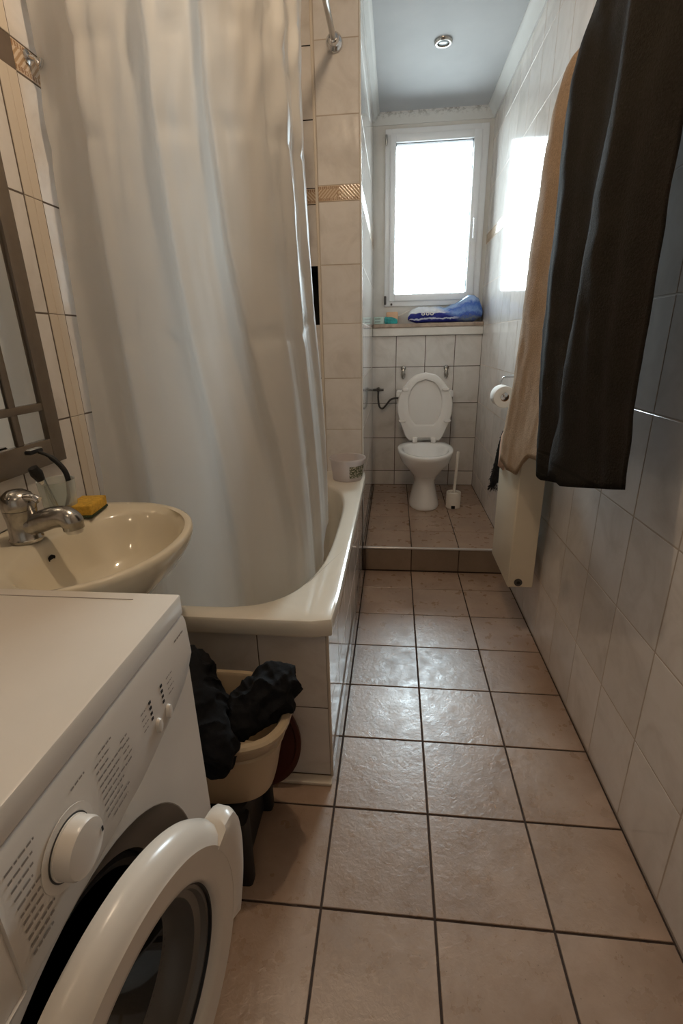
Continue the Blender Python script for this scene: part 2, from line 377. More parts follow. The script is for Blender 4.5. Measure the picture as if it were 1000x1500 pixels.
# ------------------------------------------------------------------ room dimensions
XR, XL, XA = 0.588, -0.839, -0.154            # right wall, left wall, left wall of the toilet alcove
YB, YW, YP, YE = 3.553, 3.66, 2.430, 2.462    # half wall, window wall, pier front, wall at the foot of the bath
YF = -1.30; HC = 2.490; ZP, YR = 0.136, 2.3576
T, T2 = 0.247, 0.2448; C1, RA = 0.103, 0.9412
LV = [0.004, 0.252, 0.502, 0.752, 1.002, 1.252, 1.502, 1.752]; LB = 1.813
LVT = [LB, 2.063, 2.313, HC-0.002]
G = 0.0005

# floor
fl = struct('floor', box(BM(), XL-0.1, XR+0.1, YF-0.1, YW+0.1, -0.12, -0.0025), 'dgrout')
tiles(fl, 'ftile', '+Z', 0.0, span(XL, XR-0.002, C1, T), span(-0.30, YR, RA, T2), gap=0.0052, t=0.006, jit=0.0012)
tiles(fl, 'ftile', '+Z', 0.0, span(XL, XR-0.002, C1, T), [YF, RA-T2*5-0.05-0.245], gap=0.005, t=0.006)
fp = struct('floor_platform', box(BM(), XA-0.002, XR, YR+0.003, YB+0.02, 0.0, ZP-0.0025), 'dgrout')
tiles(fp, 'ftile', '+Z', ZP, span(XA, XR-0.002, C1, T), [YR+0.004]+span(YR+0.245, YB, YR+0.245, T2)[0:], gap=0.005, t=0.006, jit=0.001)
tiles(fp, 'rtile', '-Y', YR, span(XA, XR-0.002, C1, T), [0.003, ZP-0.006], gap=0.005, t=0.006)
nb = BM(); box(nb, XA, XR-0.001, YR-0.004, YR+0.012, ZP-0.007, ZP+0.0015, 0.001, 1); struct('nosing_strip', nb, 'alu', fp)

# walls
wr = struct('wall_right', box(BM(), XR+G, XR+0.12, YF-0.1, YW+0.16, -0.05, HC+0.1), 'grout')
UR = span(-0.45, YW, 0.977, 0.2)
tiles(wr, 'wtile', '-X', XR, UR, LV, gap=0.0030, jit=0.0012); tiles(wr, 'border', '-X', XR-0.001, UR, [LV[-1], LB], gap=0.002, name='border_tile')
tiles(wr, 'wtile', '-X', XR, UR, LVT, gap=0.0030, jit=0.0012)
wl = struct('wall_left', box(BM(), XL-0.12, XL-G, YF-0.1, YE+0.4, -0.05, HC+0.1), 'wgrout')
UL1 = span(-0.02, 1.185, 1.185, 0.2)[:-1]+[1.185]; UL2 = span(1.247, YE, 1.447, 0.2)
for UL in (UL1, UL2):
    tiles(wl, 'wtile', '+X', XL, UL, LV, gap=0.003); tiles(wl, 'border', '+X', XL+0.001, UL, [LV[-1], LB], gap=0.002, name='border_tile')
    tiles(wl, 'wtile', '+X', XL, UL, LVT, gap=0.003)
for LL in (LV, LVT): tiles(wl, 'trimc', '+X', XL+0.0015, [1.187, 1.2165, 1.246], LL, gap=0.0012, name='edge_strip')
struct('wall_front', box(BM(), XL-0.1, XR+0.1, YF-0.12, YF, -0.05, HC+0.1), 'plaster')
# foot-of-bath wall with one tile missing next to the pier
eb = BM(); box(eb, XL-0.05, XA-0.19, YE+G, YE+0.30, -0.05, 1.252); box(eb, XL-0.05, XA-0.19, YE+G, YE+0.30, 1.502, HC+0.1)
box(eb, XL-0.05, -0.556, YE+G, YE+0.30, 1.252, 1.502); box(eb, -0.556, XA-0.19, YE+0.16, YE+0.30, 1.252, 1.502)
we = struct('wall_end', eb, 'void')
UE = [XL, -0.756, -0.556, -0.352]
tiles(we, 'wtile', '-Y', YE, UE, LV, gap=0.003, skip=lambda u0, u1, v0, v1: u0 > -0.57 and abs(v0-1.252) < 0.01)
tiles(we, 'border', '-Y', YE-0.001, UE, [LV[-1], LB], gap=0.002, name='border_tile'); tiles(we, 'wtile', '-Y', YE, UE, LVT, gap=0.003)
# pier between bath and toilet alcove
wp = struct('wall_partition', box(BM(), -0.352, XA-G, YP+G, YW+0.1, -0.02, HC+0.1), 'grout')
UP = [-0.343, XA-0.006]
tiles(wp, 'wtile', '-Y', YP, UP, LV[2:], gap=0.003); tiles(wp, 'border', '-Y', YP-0.001, UP, [LV[-1], LB], gap=0.002, name='border_tile'); tiles(wp, 'wtile', '-Y', YP, UP, LVT, gap=0.003)
UA = span(YP+0.008, YW, 0.977, 0.2)
tiles(wp, 'wtile', '+X', XA, UA, LV, gap=0.003); tiles(wp, 'border', '+X', XA+0.001, UA, [LV[-1], LB], gap=0.002, name='border_tile'); tiles(wp, 'wtile', '+X', XA, UA, LVT, gap=0.003)
tb = BM(); box(tb, -0.356, -0.344, YP-0.004, YP+0.03, 0.535, HC, 0.003); struct('trim_1', tb, 'trimc')
tb = BM(); box(tb, XA-0.006, XA+0.0015, YP-0.0015, YP+0.007, 0.0, HC, 0.003); struct('trim_2', tb, 'trimw')
# back: tiled half wall, sill, window wall
wb = struct('wall_back', box(BM(), XA-0.05, XR+0.05, YB+G, YW+0.30, 0, 1.20), 'wgrout')
UB = [XA, -0.191+0.0, 0.009, 0.209, 0.409, XR]
tiles(wb, 'wtile', '-Y', YB, UB, [ZP, 0.2435, 0.4935, 0.7435, 0.9935, 1.199], gap=0.0036)
ub = BM()
for a in ((XA-0.3, -0.078, 1.20, HC+0.1), (0.560, XR+0.2, 1.20, HC+0.1), (-0.078, 0.560, 1.20, 1.392), (-0.078, 0.560, 2.416, HC+0.1)):
    box(ub, a[0], a[1], YW, YW+0.30, a[2], a[3])
struct('wall_window', ub, 'plaster')
sb = BM(); box(sb, XA+0.001, XR-0.001, YB-0.022, YB+0.004, 1.199, 1.252, 0.004); struct('trim_3', sb, 'sillw')
sb = BM(); box(sb, XA+0.001, XR-0.001, YB-0.030, YW, 1.2515, 1.277, 0.005); struct('trim_4', sb, 'sillb')
# ceiling and coving
struct('ceiling', box(BM(), XL-0.1, XR+0.1, YF-0.1, YW+0.3, HC, HC+0.12), 'ceil')
def cove(name, mat, a, b, d, s=0.052):
    """coving from a to b; d = horizontal direction away from the wall"""
    bm = BM(); rings = []
    pr = [(0, 0), (0, -s), (0.008, -s), (0.014, -s+0.01), (0.026, -s+0.028), (s-0.016, -0.014), (s-0.008, -0.008), (s, -0.008), (s, 0)]
    for p in (a, b): rings.append([Vector(p)+d*x+Vector((0, 0, z)) for x, z in pr])
    loft(bm, rings); return struct(name, bm, mat, None, True)
cove('trim_5', 'cornice', (XR, YF, HC), (XR, YW, HC), Vector((-1, 0, 0)))
cove('trim_6', 'cornice_m', (XA, YW, HC), (XR, YW, HC), Vector((0, -1, 0)))
cove('trim_7', 'cornice', (XA, YP, HC), (XA, YW, HC), Vector((1, 0, 0)), 0.04)

# ------------------------------------------------------------------ window
win = link(bpy.data.objects.new('window_1', None)); win['kind'] = 'structure'; win.location = (0.24, YW+0.05, 1.39); ORG['window_1'] = Vector(win.location)
def ring_frame(x0, x1, z0, z1, i, y0, y1, bev=0.004, il=None, ir=None, ib=None, it=None):
    il, ir, ib, it = il or i, ir or i, ib or i, it or i
    bm = BM()
    box(bm, x0, x0+il, y0, y1, z0, z1, bev); box(bm, x1-ir, x1, y0, y1, z0, z1, bev)
    box(bm, x0+il-0.002, x1-ir+0.002, y0, y1, z0, z0+ib, bev); box(bm, x0+il-0.002, x1-ir+0.002, y0, y1, z1-it, z1, bev); return bm
part('frame', ring_frame(-0.078, 0.560, 1.392, 2.416, 0.040, YW-0.012, YW+0.07, ir=0.052), 'pvc', win)
sash = part('sash', ring_frame(-0.046, 0.518, 1.424, 2.384, 0.044, YW-0.026, YW+0.05, 0.006, il=0.036, ir=0.048), 'pvc', win)
part('gasket', ring_frame(-0.0115, 0.4715, 1.4665, 2.3415, 0.005, YW-0.004, YW+0.030, 0), 'gasket', win)
part('pane', box(BM(), -0.011, 0.471, YW+0.012, YW+0.018, 1.467, 2.341), 'glass', win)
h = BM(); box(h, 0.485, 0.507, YW-0.036, YW-0.026, 1.86, 1.93, 0.004); box(h, 0.489, 0.503, YW-0.060, YW-0.030, 1.885, 1.90, 0.004); box(h, 0.488, 0.504, YW-0.068, YW-0.056, 1.78, 1.902, 0.005)
part('window_handle', h, 'pvc', win)
for z in (1.404, 2.33):
    h = BM(); lathe(h, [(0.006, z), (0.008, z+0.004), (0.008, z+0.05), (0.006, z+0.055)], (-0.072, YW-0.020, 0), n=12); part('hinge', h, 'darkmetal' if z < 2 else 'steel', win)
h = BM(); box(h, -0.035, -0.022, YW-0.034, YW-0.025, 1.398, 1.412, 0.003); part('hinge', h, 'darkmetal', win)

# ------------------------------------------------------------------ bath
bath = thing('bathtub', 'cream white enamelled bathtub behind a tiled panel, shower curtain hanging in it', 'bathtub', (-0.49, 1.7, 0))
BX0, BX1, BY0, BY1, BZ = XL+0.002, -0.137, 1.000, YP-0.001, 0.533
N = 96
def rrect(x0, x1, y0, y1, r, z, n=N):
    cx, cyy = (x0+x1)/2, (y0+y1)/2; o = []
    for i in range(n):
        a = 2*PI*i/n; c, s = math.cos(a), math.sin(a)
        k = min((x1-x0)/2/abs(c) if abs(c) > 1e-6 else 9, (y1-y0)/2/abs(s) if abs(s) > 1e-6 else 9)
        x, y = cx+c*k, cyy+s*k
        dx, dy = max(0, abs(x-cx)-((x1-x0)/2-r)), max(0, abs(y-cyy)-((y1-y0)/2-r))
        if dx > 0 and dy > 0:
            l_ = math.hypot(dx, dy); 
            x = cx+math.copysign((x1-x0)/2-r+dx*r/max(l_, r) if l_ > r else abs(x-cx), x-cx); y = cyy+math.copysign((y1-y0)/2-r+dy*r/l_ if l_ > r else abs(y-cyy), y-cyy)
        o.append(Vector((x, y, z)))
    return o
IC = (-0.492, 1.640)
def inner(ax, ay, z, p=3.2, dy=0): return ell(IC[0], IC[1]+dy, ax, ay, z, N, p)
b = BM()
loft(b, [rrect(BX0+.006, BX1-.006, BY0+.006, BY1, .03, BZ-.050), rrect(BX0, BX1-.002, BY0+.002, BY1, .03, BZ-.047), rrect(BX0, BX1, BY0, BY1, .03, BZ-.040), rrect(BX0, BX1, BY0, BY1, .03, BZ-.008), rrect(BX0+.002, BX1-.003, BY0+.003, BY1, .03, BZ-.002), rrect(BX0+.01, BX1-.010, BY0+.010, BY1, .03, BZ),
         inner(.303, .590, BZ), inner(.296, .583, BZ-.004), inner(.290, .576, BZ-.016), inner(.280, .560, BZ-.10), inner(.262, .535, BZ-.28, 3.0, .01), inner(.235, .50, .185, 2.8, .015), inner(.19, .45, .165, 2.6, .015), inner(.05, .2, .160, 2.2, .015)], cap0=False)
part('tub_shell', b, 'enamel', bath)
PXs, PYs = -0.157, 1.030                     # faces of the tiled panels
pb = box(BM(), BX0+.01, PXs-.004, PYs+.004, YP-0.004, 0.012, BZ-.052)
b = BM(); box(b, BX0+.01, PXs-.0015, PYs+.0015, PYs+.022, 0.010, BZ-.046); box(b, PXs-.022, PXs-.0015, PYs+.02, YP-.004, 0.016, BZ-.046)
pb.free(); panel = part('panel_core', b, 'wgrout', bath, False)
def ptile(normal, U, V, plane):
    ex = (Vector((1, 0, 0)), Vector((0, 0, 1)), Vector((0, -1, 0))) if normal == '-Y' else (Vector((0, 1, 0)), Vector((0, 0, 1)), Vector((1, 0, 0)))
    for u0, u1 in zip(U, U[1:]):
        for v0, v1 in zip(V, V[1:]):
            vv0 = v0+0.008 if normal == '+X' and 1.6 < u0 < 1.95 and v0 < .1 else v0
            o = bpy.data.objects.new('tile', tile_mesh(u1-u0-.003, v1-vv0-.003, 'wtile')); COL.objects.link(o)
            p = Vector((plane, (u0+u1)/2, (vv0+v1)/2)) if normal == '+X' else Vector(((u0+u1)/2, plane, (vv0+v1)/2))
            o.parent = panel; o.matrix_local = Matrix.Translation(p-ORG[panel.name]) @ Matrix(ex).transposed().to_4x4()
ptile('-Y', [-.743, -.543, -.343, PXs-.006], [.010, .245, BZ-.047], PYs)
ptile('+X', [PYs+.006]+span(PYs+.2, YR-.004, PYs+.2, .2), [.006, .245, BZ-.047], PXs)
b = BM(); box(b, PXs-.007, PXs+.0012, PYs-.0012, PYs+.006, .006, BZ-.047, .002, 1); part('corner_trim', b, 'trimc', bath)
b = BM(); box(b, -.60, PXs, PYs-.030, PYs-.001, .0003, .012, .004); part('base_strip', b, 'trimc', bath)
b = BM(); lathe(b, [(.028, .168), (.03, .172), (.022, .175), (.02, .172)], (-.492, 2.0, 0)); part('drain', b, 'chrome', bath)

# ------------------------------------------------------------------ shower rail and curtain
RX, RZ = -0.2586, 2.298
rail = thing('curtain_rail', 'chrome shower curtain rail bolted to the tiled pier above the bath', 'rail', (RX, YP, RZ))
pts = [Vector((RX, YP-.012, RZ)), Vector((RX, 2.0, RZ)), Vector((RX, 1.5, RZ))]
for k in range(0, 9): a = PI/2*k/8; pts.append(Vector((RX-.10+.10*math.cos(a), 1.36-.10*math.sin(a), RZ)))
pts.append(Vector((XL+.012, 1.26, RZ)))
part('rod', tube(BM(), pts, .0115, 16), 'steel', rail)
for c, ax, sgn in (((RX, YP-.001, RZ), 'Y', -1), ((XL+.001, 1.26, RZ), 'X', 1)):
    b = BM(); lathe(b, [(.030, 0), (.034, sgn*.005), (.032, sgn*.012), (.024, sgn*.018), (.020, sgn*.022), (.018, sgn*.040), (.013, sgn*.044)], c, ax, 24); part('flange', b, 'chrome', rail)
cur = thing('shower_curtain', 'white satin shower curtain hanging in soft folds inside the bath', 'curtain', (-.5, 1.3, .42))
def interp(xs, ys, x):
    if x <= xs[0]: return ys[0]
    for a, b_, c, d in zip(xs, xs[1:], ys, ys[1:]):
        if x <= b_: return c+(d-c)*(x-a)/(b_-a)
    return ys[-1]
FARZ = [.60, .65, .88, 1.175, 1.377, 1.64, 1.81, 2.05, 2.24]; FARY = [1.875, 1.872, 1.825, 1.71, 1.66, 1.631, 1.642, 1.686, 1.71]
def curtain_path(z):
    t = min(1, max(0, (z-.45)/1.75))       # 0 bottom, 1 top
    fy = interp(FARZ, FARY, z)
    L = lambda a, b_: a+(b_-a)*t
    xs = L(-.228, RX-.006)
    P = [(-.266, fy, 0), (L(-.250, -.282), L(1.62, fy-.09), 0), (xs-.018, 1.45, 0), (xs-.016, 1.345, 0), (xs-.035, L(1.255, 1.28), 0), (L(-.36, -.36), L(1.205, 1.255), 0), (-.50, L(1.185, 1.26), 0), (-.65, L(1.185, 1.275), 0), (-.815, L(1.22, 1.33), 0)]
    return catmull(P, 12)
NU, NV = 300, 110
def curtain_grid():
    bm = BM(); uvl = None; rows = []
    for j in range(NV+1):
        z0 = .42+(2.225-.42)*j/NV
        pp = curtain_path(z0); d = [0]
        for a, c in zip(pp, pp[1:]): d.append(d[-1]+(c-a).length)
        tot = d[-1]; row = []; k = 0
        for i in range(NU+1):
            f = i/NU; s = tot*f
            while k < len(d)-2 and d[k+1] < s: k += 1
            q = pp[k].lerp(pp[k+1], (s-d[k])/max(1e-9, d[k+1]-d[k])); tg = (pp[k+1]-pp[k]).normalized(); nn = Vector((tg.y, -tg.x, 0))
            t = (z0-.42)/1.8
            ph = 2*PI*(f*5.6)+.9*math.sin(f*9+.6)+.30*math.sin(f*21)+.5*t*math.sin(f*6)+.4
            amp = (.013+.015*t**.8)*(0.7+.5*math.sin(f*17+1)**2)
            ph += .55*math.sin(ph)
            amp *= .45+.55*min(1, max(0, (f-.30)/.22))
            off = amp*(math.sin(ph)+.30*math.sin(2*ph+.9)+.12*math.sin(3*ph+1.7))-.004
            off += .0022*t*math.sin(f*150+3*math.sin(f*31)+2*z0)*noise.noise(Vector((f*9, z0*2.2, 8)))
            off += .030*max(0, t-.45)*noise.noise(Vector((f*30+z0*3, z0*11, 5)))
            off += .0035*noise.noise(Vector((f*20, z0*1.6, 3)))
            for zc, am in ((1.62, .0075), (1.19, .0070), (1.93, .0080), (.83, .0035), (1.80, .005)):   # packing creases
                off += am*math.exp(-((z0-zc-.012*noise.noise(Vector((f*14, zc, 0))))/.012)**2)*(.5+noise.noise(Vector((f*28, zc*3, 1))))
            edge = min(1, f*14)
            z = z0
            if j == 0 or True:
                hem = .60-.18*min(1, f*3.2)**.7           # the far corner hangs a little higher
                z = hem+(2.225-hem)*j/NV
            row.append(bm.verts.new(q+nn*off*(.35+.65*edge)+Vector((0, 0, z))))
        rows.append(row)
    for a, b_ in zip(rows, rows[1:]):
        for i in range(NU): bm.faces.new((a[i], a[i+1], b_[i+1], b_[i]))
    return bm
part('curtain_sheet', curtain_grid(), 'curtain', cur, angle=180)

# ------------------------------------------------------------------ washbasin
SX, SY, SZ = -.655, .855, .800
basin = thing('washbasin', 'cream oval ceramic washbasin on the wall beside the mirror', 'washbasin', (XL, SY, .55))
CL = XL+.002
def bo(k, z, dx=0): return ell(SX+dx, SY, .232*k, .246*k, z, 64, 2.15, CL)
b = BM()
def bi(ax, ay, z, cx=-.585): return ell(cx, SY, ax, ay, z, 64, 2.1)
loft(b, [ell(-.74, SY, .09, .09, .60, 64, 2.2, CL), ell(-.72, SY, .13, .15, .625, 64, 2.2, CL), ell(-.69, SY, .175, .205, .68, 64, 2.2, CL), bo(.93, .735, -.012), bo(.985, .770, -.003), bo(1.0, .788), bo(.995, .798), bo(.975, SZ+.001), bo(.93, SZ-.001),
         bi(.146, .205, SZ-.004), bi(.136, .194, SZ-.014), bi(.126, .180, SZ-.04), bi(.108, .155, SZ-.085), bi(.08, .115, SZ-.12), bi(.04, .06, SZ-.133), bi(.022, .022, SZ-.135)])
part('bowl', b, 'ceramic', basin, angle=60)
b = BM(); lathe(b, [(.024, .664), (.026, .667), (.020, .669), (.019, .665)], (-.585, SY, 0), n=24); part('waste', b, 'chrome', basin)
b = BM(); frame_lathe(b, [(.0085, -.004), (.0095, .0012), (.0078, .0016), (.0074, 0.0)], Vector((-.7085, SY-.005, .756)), Vector((0, 1, 0)), Vector((.33, 0, .94)), Vector((.94, 0, -.33)), 20); part('overflow_hole', b, 'void', basin, label='dark round overflow hole')
tap = thing('basin_tap', 'stubby chrome mixer tap standing on the basin rim', 'tap', (-.755, SY-.003, SZ))
tc_ = (-.755, SY-.003, 0)
b = BM(); lathe(b, [(.031, SZ-.002), (.032, SZ+.004), (.029, SZ+.008), (.028, SZ+.04), (.031, SZ+.062), (.031, SZ+.066)], tc_, n=28); part('body', b, 'tarnish', tap)
b = BM(); lathe(b, [(.0312, SZ+.067), (.0325, SZ+.074), (.032, SZ+.086), (.027, SZ+.097), (.016, SZ+.105), (.004, SZ+.107)], tc_, n=28); hd = part('lever_cap', b, 'tarnish', tap)
b = BM(); sp_ = catmull([(-.748, SY-.003, SZ+.030), (-.722, SY, SZ+.036), (-.692, SY+.002, SZ+.046), (-.668, SY+.004, SZ+.048), (-.653, SY+.004, SZ+.040), (-.650, SY+.004, SZ+.022)], 6)
tube(b, sp_, [.024]*4+[.0225]*(len(sp_)-8)+[.0205]*4, 16); part('spout', b, 'tarnish', tap)
b = BM(); lathe(b, [(.0155, SZ+.014), (.0165, SZ+.016), (.0165, SZ+.024)], (-.650, SY+.004, 0), n=20); part('aerator', b, 'chrome', tap)
b = BM(); tube(b, catmull([(-.735, SY-.01, SZ+.092), (-.712, SY-.012, SZ+.094), (-.700, SY-.012, SZ+.088)], 6), .0075, 10); part('lever', b, 'chrome', hd)
# tumbler with razor and brush
TX, TY = -.765, .985
tum = thing('tumbler', 'clear glass tumbler behind the chrome basin tap', 'tumbler', (TX, TY, SZ+.001))
b = BM(); lathe(b, [(.030, SZ+.001), (.033, SZ+.004), (.039, SZ+.088), (.0395, SZ+.09), (.037, SZ+.089), (.031, SZ+.012), (.012, SZ+.009)], (TX, TY, 0), n=32); part('tumbler_glass', b, 'clear', tum)
rz = thing('safety_razor', 'black and chrome razor with curved handle standing in the tumbler', 'razor', (TX, TY, SZ+.012))
b = BM(); tube(b, catmull([(TX+.012, TY-.006, SZ+.014), (TX+.022, TY+.008, SZ+.060), (TX+.020, TY+.012, SZ+.105), (TX-.002, TY+.006, SZ+.140), (TX-.020, TY-.010, SZ+.158)], 6), [.0045]*6+[.006]*13+[.004]*6, 10); part('handle', b, 'dark', rz)
b = BM(); box(b, TX-.032, TX-.016, TY-.036, TY+.006, SZ+.154, SZ+.163, .003); part('razor_head', b, 'dark', rz)
b = BM(); box(b, TX-.031, TX-.017, TY-.034, TY+.004, SZ+.163, SZ+.165, .0008, 1); part('blade', b, 'chrome', rz, label='chrome blade strip')
tb_ = thing('shaving_brush', 'chrome handled brush leaning in the tumbler behind the tap', 'brush', (TX-.01, TY-.01, SZ+.012))
b = BM(); tube(b, [(TX+.004, TY-.014, SZ+.013), (TX-.004, TY-.030, SZ+.085), (TX-.006, TY-.036, SZ+.100)], [.005, .006, .009], 12); part('handle', b, 'chrome', tb_)
b = BM(); tube(b, [(TX-.006, TY-.036, SZ+.100), (TX-.008, TY-.042, SZ+.116), (TX-.010, TY-.047, SZ+.130)], [.009, .013, .010], 12); part('bristles', b, 'dark', tb_)
spg = thing('sponge', 'yellow kitchen sponge with dark scouring side on the basin rim', 'sponge', (-.725, 1.018, SZ+.001))
def slab(cx, cyy, z0, z1, lx, ly, rot, bev, nz=0):
    bm = BM(); box(bm, -lx/2, lx/2, -ly/2, ly/2, z0, z1, bev)
    bmesh.ops.subdivide_edges(bm, edges=bm.edges, cuts=2, use_grid_fill=True)
    for v in bm.verts: v.co += Vector((noise.noise(v.co*40), noise.noise(v.co*40+Vector((9, 0, 0))), 0))*nz
    bmesh.ops.rotate(bm, verts=bm.verts, cent=(0, 0, 0), matrix=Matrix.Rotation(rot, 3, 'Z')); bmesh.ops.translate(bm, verts=bm.verts, vec=(cx, cyy, 0)); return bm
part('foam', slab(-.725, 1.018, SZ+.006, SZ+.030, .060, .088, .15, .004, .002), 'sponge', spg); part('scouring_pad', slab(-.725, 1.018, SZ+.001, SZ+.0065, .059, .087, .15, .001, .001), 'scour', spg)

# ------------------------------------------------------------------ mirror, hook
mir = thing('wall_mirror', 'tall wall mirror in a taupe frame divided by narrow bars', 'mirror', (XL, .86, .907))
MX = XL+.015
part('mirror_glass', box(BM(), XL+.001, XL+.007, .62, 1.10, .925, 1.80), 'mirror', mir, False)
fy0, fy1, fz0, fz1 = .600, 1.120, .907, 1.82
for nm, a in (('frame_side', (fy1-.044, fy1, fz0, fz1)), ('frame_side', (fy0, fy0+.044, fz0, fz1)), ('frame_bottom', (fy0+.044, fy1-.044, fz0, fz0+.060)), ('frame_top', (fy0+.044, fy1-.044, fz1-.06, fz1))):
    part(nm, box(BM(), XL+.001, MX, a[0], a[1], a[2], a[3], .002), 'taupe', mir)
for y in (.725, .975): part('glazing_bar', box(BM(), XL+.007, MX-.003, y, y+.020, fz0+.060, fz1-.06, .002), 'taupe', mir)
for z in (1.034, 1.68): part('glazing_bar', box(BM(), XL+.007, MX-.002, fy0+.044, fy1-.044, z, z+.018, .002), 'taupe', mir)
hk = thing('wall_hook', 'small chrome hook on the border tiles above the mirror', 'hook', (XL, 1.292, 1.79))
b = BM(); lathe(b, [(.014, 0.001), (.014, .004), (.009, .006)], (XL, 1.292, 1.795), 'X', 20); part('base_plate', b, 'chrome', hk)
b = BM(); tube(b, catmull([(XL+.004, 1.292, 1.795), (XL+.020, 1.292, 1.790), (XL+.028, 1.292, 1.776), (XL+.036, 1.292, 1.790)], 6), .005, 12); part('prong', b, 'chrome', hk)

# ------------------------------------------------------------------ washing machine
WX, WY0, WY1 = -.315, .003, .605
wm = thing('washing_machine', 'white front-loading washing machine with its round door ajar', 'washing machine', (-.575, .305, 0))
DC, DR = Vector((0, .305, .412)), .227
def wfront():
    """front sheet with the round opening, laid out as a grid joined to a circle"""
    bm = BM(); n = 64; rings = []
    for k in range(5):
        t = k/4; ring = []
        for i in range(n):
            a = 2*PI*i/n; c, s = math.cos(a), math.sin(a)
            cxy = Vector((DC.y+DR*c, DC.z+DR*s))
            kx = (WY1-DC.y-.0005) if c > 0 else (DC.y-WY0-.0005); kz = (.788-DC.z) if s > 0 else (DC.z-.03)
            m = min(kx/abs(c) if abs(c) > 1e-6 else 9, kz/abs(s) if abs(s) > 1e-6 else 9)
            o = Vector((DC.y+c*m, DC.z+s*m)); q = cxy.lerp(o, t); ring.append(Vector((WX, q.x, q.y)))
        rings.append(ring)
    loft(bm, rings, False, False); return bm
b = BM(); box(b, XL+.008, WX-.012, WY0+.001, WY1-.001, .03, .786); r_ = b
part('front_sheet', wfront(), 'white', wm)
# cabinet: sides, back, bottom (open behind the porthole)
r_.free(); b = BM()
box(b, XL+.008, WX-.001, WY0, WY0+.006, .03, .790, .002, 1); box(b, XL+.008, WX-.001, WY1-.006, WY1, .03, .790, .002, 1); box(b, XL+.008, XL+.014, WY0, WY1, .03, .790); box(b, XL+.008, WX-.002, WY0, WY1, .03, .036)
part('cabinet', b, 'white', wm)
b = BM(); box(b, XL+.004, WX+.003, WY0-.001, WY1+.001, .791, .824, .0035, 2); lid = part('lid', b, 'white', wm)
b = BM(); box(b, -.70, WX-.06, WY1-.021, WY1-.0195, .8235, .8246); part('lid_groove', b, 'print', lid, False)
# porthole: collar, gasket, drum
e1, e2, ex_ = Vector((0, 1, 0)), Vector((0, 0, 1)), Vector((1, 0, 0))
b = BM(); frame_lathe(b, [(DR+.001, .0005), (DR-.004, -.004), (DR-.030, -.028), (DR-.055, -.034), (DR-.060, -.05)], Vector((WX, DC.y, DC.z)), e1, e2, ex_, 64, False); part('porthole_collar', b, 'ringgrey', wm)
b = BM(); frame_lathe(b, [(DR-.058, -.046), (DR-.066, -.038), (DR-.076, -.044), (DR-.08, -.10), (DR-.07, -.11), (DR-.03, -.12), (DR-.03, -.40), (.02, -.42)], Vector((WX, DC.y, DC.z)), e1, e2, ex_, 64, False); part('door_gasket', b, 'dark', wm)
for y, x in ((.05, -.78), (.55, -.78), (.05, -.37), (.55, -.37)):
    b = BM(); lathe(b, [(.022, .0), (.022, .012), (.010, .014), (.010, .032)], (x, y, 0), n=16); part('foot', b, 'dark', wm)
# control fascia, proud of the front
def fascia_low(y): return interp([WY0, .20, .23, .34, .433, .473, .532, .56, .585, .605], [.640, .640, .644, .648, .652, .659, .673, .681, .695, .716], y)
b = BM(); f = []; q = []
for i in range(61):
    y = WY0+.001+(WY1-WY0-.002)*i/60; zl = fascia_low(y)
    col = [(WX-.001, zl), (WX+.0045, zl+.002), (WX+.007, zl+.007), (WX+.0075, .725), (WX+.005, .780), (WX+.002, .7885), (WX-.004, .789)]
    q.append([b.verts.new((x, y, z)) for x, z in col])
for a, c in zip(q, q[1:]):
    for i in range(6): b.faces.new((a[i], a[i+1], c[i+1], c[i]))
b.faces.new(q[0]); b.faces.new(q[-1][::-1])
fas = part('control_fascia', b, 'plast', wm)
b = BM(); box(b, WX+.0062, WX+.0085, .020, .222, .655, .765, .004); part('detergent_drawer', b, 'plast', wm)
KX = WX+.0076
b = BM(); frame_lathe(b, [(.038, 0), (.038, .0008), (.031, .001)], Vector((KX, 0.302, .717)), e1, e2, ex_, 40); kd = part('dial_plate', b, 'plast', wm)
b = BM(); frame_lathe(b, [(.0285, .001), (.0285, .003), (.0275, .0035), (.0275, .016), (.026, .0190), (.018, .0200), (.004, .0203)], Vector((KX, 0.302, .717)), e1, e2, ex_, 40); kn = part('programme_dial', b, 'white', wm)
b = BM(); frame_lathe(b, [(.0300, .0009), (.0300, .0016), (.0280, .0017)], Vector((KX, 0.302, .717)), e1, e2, ex_, 40); part('dial_shade_ring', b, 'darkgrey', wm)  # dark ring painted in as the shade around the dial's foot
b = BM(); box(b, KX+.0200, KX+.0207, .3230, .3258, .711, .717, .0004, 1); part('dial_mark', b, 'dark', kn)
for y, z in ((.483, .694), (.512, .692)):
    b = BM(); frame_lathe(b, [(.0095, -.001), (.0095, .002), (.008, .004), (.002, .0046)], Vector((KX, y, z)), e1*.72, e2*1.15, ex_, 24); part('push_button', b, 'white', wm)
for y0 in (.473, .502):
    for k in range(4):
        b = BM(); box(b, KX-.0004, KX+.0005, y0+.003*(y0 > .49)-.0024, y0+.003*(y0 > .49)+.0024, .738-k*.0085, .7418-k*.0085); part('indicator_lamp', b, 'dark', wm, False)
